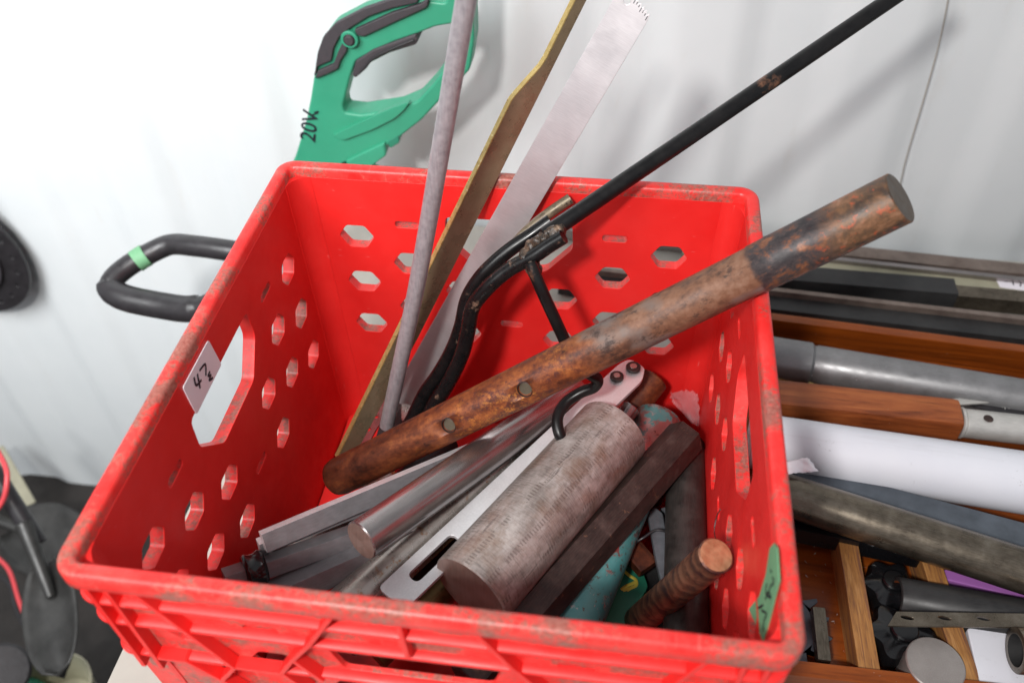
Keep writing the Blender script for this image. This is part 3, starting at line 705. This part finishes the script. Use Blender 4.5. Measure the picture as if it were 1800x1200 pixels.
p, q = PR((545, 990, .10), (610, 955, .10), .02, .0)
tag(rod('wooden_dowel', p, q, .0035, 'tan', None, None, .0004, 16), 'thin pale wooden dowel between the two grey square bars', 'dowel')
# copper bar
cp1 = PZ(1259, 975, .185); cp0 = PZ(1112, 1100, .040)
cu_ = rod('copper_bar', cp0 - (cp1 - cp0) * .1, cp1, .0103, 'copper', None, 'copper_face', .0009, 48)
tag(cu_, 'copper round bar with a freshly cut end at the front right corner', 'bar')
# dark upright bar by the right wall
p, q = PR((1206, 1105, .094), (1205, 815, .085), .05, .02)
tag(rod('dark_bar', p, q, .0145, 'darkbar', None, None, .001), 'dark brown bar lying along the foot of the right crate wall', 'bar')
# pliers-like grey tool
gt = thing('grey_tool', 'grey forged plier like tool with a wire loop near the right wall', 'tool', tuple(PZ(1160, 950, .075)))
plate('handle', [roundpoly(zpx([(1138, 905), (1150, 893), (1165, 905), (1174, 960), (1176, 1020), (1172, 1050), (1162, 1030), (1150, 975)], .078), .002)], .006, 'greyflat', plane_z(.078), gt, .0012)
plate('handle', [roundpoly(zpx([(1160, 895), (1182, 890), (1192, 960), (1190, 1040), (1180, 1040), (1176, 950)], .070), .002)], .005, 'greyflat', plane_z(.070), gt, .0012)
sweep('wire', chain([(1118, 952, .082), (1130, 945, .085), (1150, 932, .087), (1165, 932, .087), (1178, 938, .083)]), .0010, 'blackplastic', gt, 10, 5)
# dark green case with yellow scribble
gc = thing('green_case', 'dark green case with yellow paint scribble under the teal tube', 'case', tuple(PZ(1090, 1040, .05)))
plate('lid', [roundpoly(zpx([(1040, 990), (1120, 975), (1140, 1030), (1090, 1120), (1010, 1120)], .055), .003)], .02, 'dgreen', plane_z(.045), gc, .001)
for st in ([(1095, 1000), (1105, 1010), (1117, 1018), (1118, 1028), (1108, 1033), (1095, 1037)], [(1118, 1022), (1100, 1030), (1092, 1036)], [(1114, 1030), (1102, 1037)]):
    ink(st, lambda x, y: PZ(x, y, .0555), .0012, gc, 'paint_stroke', 'yellow', (0, 0, 1), .3)
tag(plate('steel_sheet', [zpx([(1120, 985), (1200, 960), (1215, 1120), (1070, 1130)], .045)], .004, 'gun', plane_z(.045), None, .0005), 'dark grey steel sheet at the bottom right of the crate', 'sheet')
tag(box('rust_lump', PZ(1110, 965, .07), PZ(1140, 1000, .068), .016, .01, 'rust', None, .002), 'small rusty block beside the teal tube', 'block')
# red reflective bracket, dark blade and rounded leaf in the back left corner
br = thing('bracket', 'small steel bracket with rivet holes in the back left corner under the rods', 'bracket', tuple(PZ(640, 750, .06)))
plate('plate', [zpx([(612, 790), (640, 735), (672, 690), (700, 700), (665, 750), (645, 785), (632, 800)], .062), circ(PZ(647, 755, .062).x, PZ(647, 755, .062).y, .0022, n=14), circ(PZ(662, 733, .062).x, PZ(662, 733, .062).y, .0016, n=12)], .002, 'polished', plane_z(.062), br, .0003)
plate('foot', [zpx([(610, 792), (636, 786), (634, 800), (606, 812)], .060)], .003, 'alu', plane_z(.060), br, .0003)
tag(plate('steel_scraper', [roundpoly(zpx([(655, 790), (668, 745), (720, 690), (742, 700), (735, 740), (690, 800)], .070), .006)], .002, 'gun', plane_z(.070), None, .0003), 'dark grey scraper poking out behind the left end of the rusty bar', 'scraper')
tag(plate('round_tip', [roundpoly(zpx([(705, 715), (712, 697), (730, 692), (745, 700), (738, 740), (706, 745)], .076), .006)], .002, 'dull', plane_z(.076), None, .0003), 'small round ended grey strip behind the black hook tool', 'strip')
# clutter underneath
fill = [((560, 1010, .055), (760, 800, .05), .012, 'gun'), ((640, 1090, .06), (880, 850, .06), .013, 'darkbar'), ((800, 900, .07), (1010, 720, .07), .013, 'dull'),
        ((540, 950, .07), (660, 865, .06), .010, 'dull'), ((860, 1000, .05), (1040, 800, .05), .014, 'darkbar'), ((1100, 930, .03), (1165, 830, .03), .013, 'darkbar'), ((960, 1090, .04), (1100, 850, .04), .014, 'gun')]
lab = ['dark bar low under the grey square bars', 'dark steel bar under the dull steel round bar', 'dull steel bar under the slotted strap near the hook', 'dull bar low at the left under the aluminium flats',
       'dark bar underneath the thick billet', 'dark bar low under the teal tube end', 'gunmetal bar low under the hexagonal bar']
for (A_, B_, r_, mt), lb in zip(fill, lab):
    p, q = PR(A_, B_, .02, .02); tag(rod('buried_bar', p, q, r_, mt), lb, 'bar')
# crumpled clear film by the back right corner
vs, fs = [], []; n = 12
c0, c1, c2, c3 = PZ(1180, 715, .07), PZ(1235, 742, .07), PZ(1180, 680, .08), PZ(1222, 700, .08)
for i in range(n + 1):
    for j in range(n + 1):
        s_, t_ = i / n, j / n; p_ = (c0 * (1 - s_) + c1 * s_) * (1 - t_) + (c2 * (1 - s_) + c3 * s_) * t_
        vs.append(p_ + Vector((random.uniform(-1, 1), random.uniform(-1, 1), random.uniform(-1, 1))) * .0009 + Vector((0, 0, 1)) * .008 * math.sin(3.1 * s_ + 2) * math.sin(4 * t_ + 1.3))
for i in range(n):
    for j in range(n): k = i * (n + 1) + j; fs.append((k, k + 1, k + n + 2, k + n + 1))
tag(obj('plastic_film', vs, fs, 'film', None, True, None, None, 80), 'crumpled clear plastic film in the back right corner of the crate', 'plastic film')
# loose wire strand above the copper bar
tag(sweep('wire_strand', [PX(1262, 960, .148), PX(1256, 935, .150), PX(1259, 910, .151), PX(1266, 895, .151)], .0004, 'polished', None, 6, 5), 'fine wire strand curling above the copper bar end', 'wire')

# ------------------------------------------------------------------ string trimmer behind the crate
YT = .405
tr = thing('string_trimmer', 'mint green and charcoal cordless trimmer standing against the white wall', 'trimmer', (-.25, YT, 0))
body = roundpoly(ypx([(526, 262), (520, 275), (530, 284), (535, 300), (690, 330), (660, 300), (610, 282), (606, 276), (690, 243), (745, 200), (790, 152), (830, 112), (838, 60), (836, 0), (836, -60), (790, -70), (790, -5), (740, -12), (690, -5), (640, 12), (590, 38), (572, 62), (562, 100), (553, 160), (545, 200)], YT), .004, 3)
hole = roundpoly(ypx([(622, 124), (609, 174), (612, 186), (640, 190), (705, 180), (738, 166), (764, 138), (784, 112), (800, 70), (806, 30), (770, 36), (735, 50), (700, 62), (665, 78), (632, 96)], YT), .0025, 3)
plate('casing', [body, hole], .027, 'mint', plane_y(YT), tr, .0026, 3)
YG = YT - .0140
grip1 = roundpoly(ypx([(555, 132), (556, 118), (560, 90), (570, 62), (592, 38), (640, 13), (690, -4), (740, -12), (735, 2), (690, 12), (650, 26), (618, 46), (598, 62), (588, 82), (584, 104), (560, 114)], YG), .002, 3)
grip2 = roundpoly(ypx([(555, 136), (560, 122), (588, 110), (596, 88), (603, 74), (608, 62), (612, 86), (600, 104), (596, 118), (580, 126)], YG), .002, 3)
grip3 = roundpoly(ypx([(624, 50), (690, 20), (742, 4), (758, -8), (752, 10), (740, 16), (700, 34), (640, 62), (630, 60)], YG), .002, 3)
for g in (grip1, grip2, grip3): plate('grip', [g], .006, 'grip', plane_y(YG - .001), tr, .001)
for (x_, y_, r_, mt, dz) in ((616, 67, .0082, 'mint', .0045), (616, 67, .0056, 'blackplastic', .0058), (616, 67, .0044, 'grip', .0068)):
    c_ = PY(x_, y_, YG - .001); rod('button', c_, c_ + Vector((0, -dz, 0)), r_, mt, None, None, .0008, 24, tr)
plate('trigger', [roundpoly(ypx([(624, 124), (630, 98), (660, 78), (736, 50), (740, 62), (735, 70), (690, 84), (655, 102), (640, 120), (630, 128)], YT - .004), .002, 4)], .022, 'grip', plane_y(YT - .004), tr, .002)
sweep('trigger_edge', [PY(x, y, YT - .0155) for x, y in [(634, 126), (642, 119), (657, 102), (692, 85), (728, 71)]], .0013, 'blackplastic', tr, 10, 4)
plate('lower_strut', [roundpoly(ypx([(580, 246), (620, 226), (690, 195), (718, 186), (708, 200), (690, 216), (650, 236), (600, 254)], YT - .024), .003, 3)], .006, 'mint', plane_y(YT - .0140), tr, .0006)
plate('battery_foot', [roundpoly(ypx([(612, 272), (632, 300), (684, 262), (682, 238), (640, 258)], YT - .004), .003, 3)], .026, 'mint', plane_y(YT - .004), tr, .002)
plate('battery_latch', [roundpoly(ypx([(684, 240), (704, 228), (706, 242), (690, 252)], YT - .004), .002, 3)], .020, 'dgreen', plane_y(YT - .004), tr, .001)
fc = bpy.data.curves.new('txt', 'FONT'); fc.body = '20V'; fc.size = .0225; fc.extrude = .0004; fc.align_x = 'LEFT'
to = bpy.data.objects.new('t', fc); C.objects.link(to); dg = bpy.context.evaluated_depsgraph_get()
me = bpy.data.meshes.new_from_object(to.evaluated_get(dg)); bpy.data.objects.remove(to); me.materials.clear(); me.materials.append(M['ink'])
t0 = PY(553, 252, YG - .0002); tdir = (PY(560, 196, YG - .0002) - t0).normalized(); nrm = Vector((0, -1, 0)); ty = nrm.cross(tdir)
mm = Matrix((tdir, ty, nrm)).transposed().to_4x4(); mm.translation = t0
lt = bpy.data.objects.new('lettering', me); C.objects.link(lt); lt.matrix_world = mm; attach(lt, tr)
for xx_, yy_, x2, y2 in ((549, 202, 559, 199), (552, 198, 560, 196)):
    box('lettering', PY(xx_, yy_, YG - .0003), PY(x2, y2, YG - .0003), .0012, .0004, 'ink', tr, .0001, Vector((0, 1, 0)))
# shaft down to the auxiliary D handle
sweep('shaft', [PY(575, 330, .395), PY(520, 400, .35), PY(470, 470, .29), PY(440, 560, .24)], .012, 'blackplastic', tr, 16, 4)
dh = [(470, 452, .30), (400, 440, .30), (340, 432, .305), (300, 430, .31), (262, 446, .30), (225, 468, .285), (200, 490, .27), (196, 508, .26), (222, 524, .25), (290, 538, .245), (335, 543, .24), (368, 535, .24), (400, 510, .25), (450, 470, .27)]
DP = [PY(*q) for q in dh]
sweep('auxiliary_handle', DP, lambda t: .0110 + (.0026 if .5 < t < .8 else 0), 'blackplastic', tr, 18, 6)
sweep('tape_band', [PY(257, 448, .298), PY(247, 454, .294), PY(238, 460, .290)], .0118, 'greentape', tr, 20, 3)

# ------------------------------------------------------------------ left side: guard, spades, cable, green thing on the floor
gd = thing('blade_guard', 'dark round guard with a row of holes against the wall at the left edge', 'guard', (-.72, .44, -.05))
cxg = PY(-90, 442, .480); Rg = (PY(38, 445, .480) - cxg).length
loops = [circ(cxg.x, cxg.z, Rg, Rg * 1.0, 64)]
for k in range(22):
    a_ = 2 * math.pi * k / 22; loops.append(circ(cxg.x + Rg * .86 * math.cos(a_), cxg.z + Rg * .86 * math.sin(a_), .0032, n=12))
plate('disc', loops, .006, 'blackplastic', plane_y(.480), gd, .001)
plate('hub', [circ(cxg.x, cxg.z, Rg * .68, n=48)], .012, 'grip', plane_y(.477), gd, .002)

def spade(name, label, px, zlev, blade_pts_len, wid, shaft_to, tilt_):
    th_ = thing(name, label, 'spade', tuple(px[1]))
    tip_, neck = px
    ax = (tip_ - neck); L_ = ax.length; ax.normalize()
    sd = ax.cross(Vector(tilt_)).normalized(); up = sd.cross(ax)
    vs, fs = [], []; n, m_ = 16, 10
    for i in range(n + 1):
        t = i / n; wv = wid * (0.42 + 0.58 * min(1, t / .35) ** .6) * (1 if t < .45 else math.sqrt(max(0.0, 1 - ((t - .45) / .55) ** 2.4)))
        for j in range(m_ + 1):
            s = j / m_ * 2 - 1
            vs.append(neck + ax * (L_ * t) + sd * (wv * s) + up * (.016 * s * s + .004 * math.exp(-(s * 4) ** 2) * (1 - t)))
    for i in range(n):
        for j in range(m_): k = i * (m_ + 1) + j; fs.append((k, k + 1, k + m_ + 2, k + m_ + 1))
    bl = obj('blade', vs, fs, 'shovel', th_, True, None, None, 80)
    so = bl.modifiers.new('thick', 'SOLIDIFY'); so.thickness = .0025
    rod('socket', neck + ax * .05 + up * .008, neck - (neck - shaft_to).normalized() * .06 + up * .006, .0065, 'shovel', .011, None, .002, 20, th_)
    rod('shaft', neck - (neck - shaft_to).normalized() * .03, shaft_to, .0112, 'blackplastic', None, None, .002, 20, th_)
tipA, neckA = PZ(114, 1192, -.40), PZ(90, 990, -.37)
spade('spade', 'black handled spade with a grimy grey blade, nearest at the lower left', (tipA, neckA), 0, 0, .036, PZ(-30, 800, -.25), (-.1, -.3, 1))
tipB, neckB = PZ(165, 985, -.60), PZ(25, 925, -.60)
spade('spade', 'second grey spade lying behind the black handled one on the floor', (tipB, neckB), 0, 0, .058, PZ(-120, 870, -.55), (0, -.3, 1))
tag(box('wood_offcut', PZ(-10, 790, -.55), PZ(48, 890, -.62), .030, .012, 'palestick', None, .002), 'pale wooden offcut leaning by the wall base at the far left', 'wood')
for pts, lb in (([(-25, 760, -.25), (8, 815, -.25), (12, 850, -.26), (2, 885, -.28), (-30, 920, -.30)], 'loop of red cable at the left edge above the spade'),
                ([(-20, 968, -.55), (15, 1000, -.56), (35, 1060, -.57), (60, 1112, -.58), (110, 1150, -.58), (145, 1170, -.57), (160, 1205, -.57), (175, 1260, -.57)], 'red cable running under the spade blade on the floor')):
    tag(sweep('red_cable', chain(pts), .0033, 'redcable', None, 12, 6), lb, 'cable')
tag(sweep('black_cable', chain([(-20, 1000, -.6), (15, 1025, -.6), (28, 1070, -.6), (50, 1115, -.6)]), .003, 'blackplastic', None, 10, 6), 'thin black cable beside the red cable on the floor', 'cable')
gb = thing('green_tool', 'dark green power tool on the floor at the bottom left corner', 'power tool', tuple(PZ(40, 1195, -.5)))
p_ = PZ(35, 1215, -.52)
vs, fs = lathe([(0, .05), (.02, .062), (.06, .062), (.085, .05), (.10, .030)], 28)
obj('casing', vs, fs, 'dgreen', gb, True, None, Matrix.Translation(p_ - Vector((0, .04, .06))), 40)
rod('motor_cap', PZ(2, 1180, -.47), PZ(2, 1180, -.44), .035, 'blackplastic', None, None, .004, 28, gb)
vs, fs = lathe([(0, .045), (.05, .05), (.06, .053), (.062, .050), (.03, .044), (.006, .04)], 32)
tag(obj('beige_tub', vs, fs, 'palestick', None, True, None, Matrix.Translation(PZ(118, 1246, -.56)), 40), 'beige round tub rim at the bottom left beside the green tool', 'tub')

# ------------------------------------------------------------------ right side: bars by the wall and the wooden tray
def bar_px(name, label, cat, A, B, wd, ht, mat, e0=0.0, e1=0.3, parent=None):
    p, q = PR(A, B, e0, e1); o = box(name, p, q, wd, ht, mat, parent, .0008)
    return tag(o, label, cat) if label else o
bar_px('steel_rail', 'brown grey steel rail lying nearest the white wall', 'rail', (1500, 450, .010), (1800, 482, .010), .018, .014, 'rail', .38)
bar_px('steel_rail', 'narrow shiny strip standing for the highlight line along the wall rail', 'rail', (1500, 465, .010), (1800, 498, .010), .006, .012, 'polished', .38)  # highlight line beside the rail, built as a bright strip
yb = thing('measuring_bar', 'beige flat bar carrying the white sticker marked 47', 'bar', tuple(PZ(1500, 470, .02)))
bar_px('bar', None, None, (1500, 477, .008), (1800, 514, .008), .018, .006, 'palestick', .18, .3, yb)
st2 = thing('price_sticker', 'white sticker marked 47 on the beige bar at the right edge', 'sticker', tuple(PZ(1775, 497, .025)))
plate('paper', [roundpoly(zpx([(1747, 484), (1860, 496), (1862, 519), (1758, 505)], .0115), .001)], .0004, 'paper', plane_z(.0115), st2, .0001)
for s4 in ([(1766, 489), (1767, 495), (1776, 494)], [(1778, 489), (1782, 501)], [(1785, 491), (1796, 492), (1793, 503)]):
    ink(s4, lambda x, y: PZ(x, y, .0118), .0007, st2, ref=(0, 0, 1))
bar_px('black_box_section', 'black square bar with chalky marks and a cut end near the wall', 'bar', (1440, 500, .018), (1674, 520, .018), .024, .026, 'gun', .10, 0)
bar_px('steel_round', 'steel round running on from the black square bar', 'bar', (1676, 521, .014), (1800, 532, .014), .017, .017, 'pipe', 0, .3)
bar_px('brown_edge_rail', 'thin rusty brown rail in front of the black square bar', 'rail', (1360, 517, .020), (1800, 568, .020), .006, .014, 'rail', .22)
bar_px('dark_flat_bar', 'wide dark grey flat bar just behind the wooden tray', 'bar', (1360, 541, .012), (1800, 594, .012), .022, .016, 'gun', .22)

tray = thing('wooden_tray', 'varnished red brown wooden tray with dividers right of the crate', 'tray', (.4, .13, 0))
tz = .034
def tray_board(A, B, wd, z0, z1, mat, e0, e1, name='side_board'):
    p = PZ(A[0], A[1], z1); q = PZ(B[0], B[1], z1); u_ = (q - p).normalized(); p = p - u_ * e0; q = q + u_ * e1
    p.z = q.z = (z0 + z1) / 2; return box(name, p, q, wd, z1 - z0, mat, tray, .0012)
tray_board((1360, 556), (1800, 612), .010, .001, tz, 'wood', .02, .35)
tray_board((1395, 1172), (1800, 1218), .011, .001, tz, 'wood', .02, .35)
box('tray_floor', (.205, .14, .0035), (.86, .10, .0035), .36, .005, 'wood', tray, .0008)
box('side_board', (.197, -.03, .0175), (.200, .31, .0175), .010, .033, 'wood', tray, .0012)
for (A_, B_) in (((1493, 962), (1528, 1172)), ((1668, 1080), (1712, 1215))):
    p = PZ(A_[0], A_[1], .030); q = PZ(B_[0], B_[1], .030); p.z = q.z = .017
    u_ = (q - p).normalized()
    box('divider', p - u_ * .08, q + u_ * .02, .0145, .026, 'ply', tray, .0008)

# aluminium tapered tube with collar
p, q = PR((1352, 628, .042), (1800, 700, .042), .02, .25)
at = thing('aluminium_tube', 'grey aluminium tube with a collar lying in the wooden tray', 'tube', tuple(p))
L_ = (q - p).length; c1_ = (PZ(1424, 637, .042) - p).length
vs, fs = lathe([(0, .0185), (.001, .0195), (c1_ - .001, .0195), (c1_, .0185), (c1_ + .0015, .0172), (c1_ + .003, .0172), (c1_ + .005, .0180), (L_, .0150)], 40)
obj('shaft', vs, fs, 'grey_alu', at, True, None, axis_mat(p, q), 40)
p, q = PR((1385, 667, .034), (1540, 690, .030), .02, .05)
tag(rod('brass_rod', p, q, .0026, 'brass_edge', None, None, .0003, 16), 'thin brass rod between the aluminium tube and the wooden handle', 'rod')
# wooden handle and ferrule
p, q = PR((1360, 706, .040), (1683, 742, .040), .02, 0)
wh = thing('wooden_handle_tool', 'tool with an orange brown wooden handle and dull metal ferrule', 'tool', tuple(p))
box('handle', p, q, .029, .029, 'wood_handle', wh, .005)
u_ = (q - p).normalized()
rod('ferrule', q + u_ * .001, q + u_ * .004, .0135, 'ferrule', None, None, .001, 32, wh)
rod('ferrule', q + u_ * .004, q + u_ * .30, .0125, 'ferrule', None, None, .001, 32, wh)
rod('rust_spot', q + u_ * .02 + Vector((0, -.003, .0118)), q + u_ * .02 + Vector((0, -.003, .0126)), .004, 'hex', None, None, .0003, 16, wh)
bar_px('steel_strip', 'pale steel strip above the black label at the right edge', 'strip', (1675, 707, .045), (1800, 698, .047), .007, .002, 'ferrule', 0, .2)
lbk = thing('black_label', 'black printed label strip beside the dull ferrule at the right edge', 'label', tuple(PZ(1750, 715, .045)))
plate('card', [zpx([(1700, 712), (1860, 697), (1870, 740), (1760, 727)], .043)], .001, 'blackplastic', plane_z(.043), lbk, .0002)
for k in range(6): ink([(1762 + 7 * k, 716 - k), (1765 + 7 * k, 712 - k), (1767 + 7 * k, 719 - k)], lambda x, y: PZ(x, y, .0440), .0004, lbk, 'print', 'ferrule', (0, 0, 1))
# white round bar
p, q = PR((1360, 780, .045), (1800, 848, .045), .02, .3)
tag(rod('white_nylon_bar', p, q, .0235, 'white_plastic', .0270, None, .001, 64), 'thick white nylon round bar across the wooden tray', 'bar')
vs, fs = [], []; nx, ny = 14, 7
q00, q10, q01, q11 = (1376, 812), (1420, 803), (1384, 832), (1438, 828)
for i in range(nx + 1):
    for j in range(ny + 1):
        s_, t_ = i / nx, j / ny
        X_ = (q00[0] * (1 - s_) + q10[0] * s_) * (1 - t_) + (q01[0] * (1 - s_) + q11[0] * s_) * t_ + (random.uniform(-2, 2) if i == nx else 0)
        Y_ = (q00[1] * (1 - s_) + q10[1] * s_) * (1 - t_) + (q01[1] * (1 - s_) + q11[1] * s_) * t_ + (random.uniform(-1, 1) if j in (0, ny) else 0)
        vs.append(PZ(X_, Y_, .0715 + .0012 * mn.noise(Vector((s_ * 5, t_ * 3, 2))) + .001 * math.sin(s_ * 9) * t_))
for i in range(nx):
    for j in range(ny): k = i * (ny + 1) + j; fs.append((k, k + 1, k + ny + 2, k + ny + 1))
ls = obj('label_scrap', vs, fs, 'paper', None, True, None, None, 60); ls.modifiers.new('t', 'SOLIDIFY').thickness = .0004
tag(ls, 'torn white paper scrap on the end of the nylon bar', 'paper scrap')
# dark flat + big pipe
p, q = PR((1405, 838, .040), (1800, 945, .040), .03, .3)
tag(box('dark_steel_flat', p, q, .024, .006, 'blade', None, .0008), 'bluish dark steel flat between the nylon bar and the grimy pipe', 'bar')
p, q = PR((1385, 870, .052), (1800, 1003, .050), .03, .3)
tag(rod('grimy_pipe', p, q, .0165, 'pipe', .0168, None, .001, 56), 'grimy brown grey steel pipe lying diagonally over the tray', 'pipe')
p, q = PR((1390, 925, .026), (1800, 1010, .026), .03, .3)
tag(box('black_bar', p, q, .016, .018, 'gloss', None, .002), 'glossy black bar in the shade under the grimy pipe', 'bar')
# saw blade
cz = PZ(1372, 1096, .012); Rb = (PZ(1428, 1080, .012) - cz).length
ol = []
for k in range(14):
    a_ = 2 * math.pi * k / 14
    for fr_, da in ((1.0, 0), (1.42, .20), (1.36, .27), (1.02, .31)):
        ol.append((cz.x + Rb * fr_ * math.cos(a_ - da), cz.y + Rb * fr_ * math.sin(a_ - da)))
tag(plate('saw_blade', [ol], .002, 'blade', plane_z(.012), None, .0003), 'toothed blue grey circular saw blade beside the front right crate corner', 'saw blade')
p, q = PR((1437, 1072, .022), (1447, 1165, .022), 0, 0)
tag(box('short_bar', p, q, .009, .010, 'pipe', None, .001), 'short upright dark bar lying over the saw blade', 'bar')
# black knobs
for (x_, y_, r_, lb) in ((1560, 1040, .020, 'glossy black lobed handwheel behind the open pipe end'), (1578, 1125, .023, 'glossy black lobed handwheel left of the pale disc')):
    c_ = PZ(x_, y_, .012); vs, fs = [], []; prof = [(0, .7), (.003, .95), (.012, 1.0), (.018, .9), (.021, .5)]; n = 48
    for (z, s) in prof:
        for i in range(n):
            a_ = 2 * math.pi * i / n; rr_ = r_ * s * (1 + .13 * math.cos(6 * a_)); vs.append((c_.x + rr_ * math.cos(a_), c_.y + rr_ * math.sin(a_), .006 + z))
    for k in range(len(prof) - 1):
        for i in range(n): j = (i + 1) % n; fs.append((k * n + i, k * n + j, (k + 1) * n + j, (k + 1) * n + i))
    fs.append(tuple(range(4 * n, 5 * n)))
    kn = thing('lobed_handwheel', lb, 'handwheel', (c_.x, c_.y, .006)); obj('body', vs, fs, 'gloss', kn, True, None, None, 40)
    rod('cap', Vector((c_.x, c_.y, .0265)), Vector((c_.x, c_.y, .031)), r_ * .42, 'gloss', None, None, .001, 24, kn)
# open pipe, strip with holes, purple sheet, disc, white block with pipe
p, q = PR((1574, 1050, .030), (1800, 1090, .026), 0, .3)
op = thing('open_pipe', 'dark pipe with an open brown end lying in the tray', 'pipe', tuple(p))
tube('shaft', p, q, .0155, .0125, 'gun', 'wood_handle', op)
z_ = .050; A_ = PZ(1570, 1086, z_); B_ = PZ(1830, 1092, z_)
tag(plate('punched_strip', [zpx([(1575, 1075), (1900, 1080), (1900, 1104), (1560, 1100)], z_)] + [circ(PZ(x, 1086 + (x - 1590) * .01, z_).x, PZ(x, 1086 + (x - 1590) * .01, z_).y, .0045, .0014, 16, -.08) for x in (1594, 1660, 1728)], .002, 'pipe', plane_z(z_), None, .0003), 'flat steel strip with three holes in front of the open pipe', 'strip')
tag(plate('purple_sheet', [zpx([(1652, 1022), (1660, 994), (1860, 1040), (1860, 1072)], .018)], .010, 'purple', plane_z(.018), None, .001), 'purple plastic sheet showing under the grimy pipe', 'sheet')
p = PZ(1645, 1165, .036)
tag(rod('pale_disc', Vector((p.x, p.y, .008)) , p, .0195, 'pale' if 'pale' in M else 'disc', None, 'disc', .0008, 56), 'pale turned metal disc near the tray front', 'disc')
tag(plate('white_block', [roundpoly(zpx([(1700, 1103), (1780, 1094), (1900, 1080), (1900, 1260), (1722, 1250), (1716, 1170)], .030), .002)], .02, 'white_plastic', plane_z(.020), None, .001), 'white plastic block in the bottom right corner', 'block')
p, q = PR((1785, 1142, .048), (1880, 1150, .048), 0, .1)
tag(tube('short_tube', p, q, .0155, .0110, 'pipe', 'gun'), 'short dark tube resting on the white plastic block', 'tube')
# wood shavings in the tray
vs, fs = [], []
for k in range(140):
    x_ = random.uniform(.235, .40); y_ = random.uniform(-.035, .10); s_ = random.uniform(.0005, .0016); a_ = random.uniform(0, 3.1)
    b_ = len(vs); dx, dy = math.cos(a_) * s_, math.sin(a_) * s_
    vs += [(x_ - dx, y_ - dy, .0064), (x_ + dx, y_ + dy, .0066), (x_ + dx - dy * .4, y_ + dy + dx * .4, .0072), (x_ - dy * .4, y_ + dx * .4, .0068)]; fs.append((b_, b_ + 1, b_ + 2, b_ + 3))
tag(obj('metal_swarf', vs, fs, 'ferrule', None, False), 'fine metal swarf scattered on the tray floor', None, None, 'stuff')

for pre, grp in (('buried_bar', 'bars buried under the pile'), ('spade', 'spades at the lower left'), ('lobed_handwheel', 'black handwheels in the tray'),
                 ('price_sticker', 'white stickers marked 47'), ('red_cable', 'red cables at the left'), ('aluminium_flat', 'aluminium flats at the left of the crate'), ('steel_rail', 'steel rails near the wall')):
    for o in bpy.data.objects:
        if o.name.split('.')[0] == pre and o.parent is None: o['group'] = grp
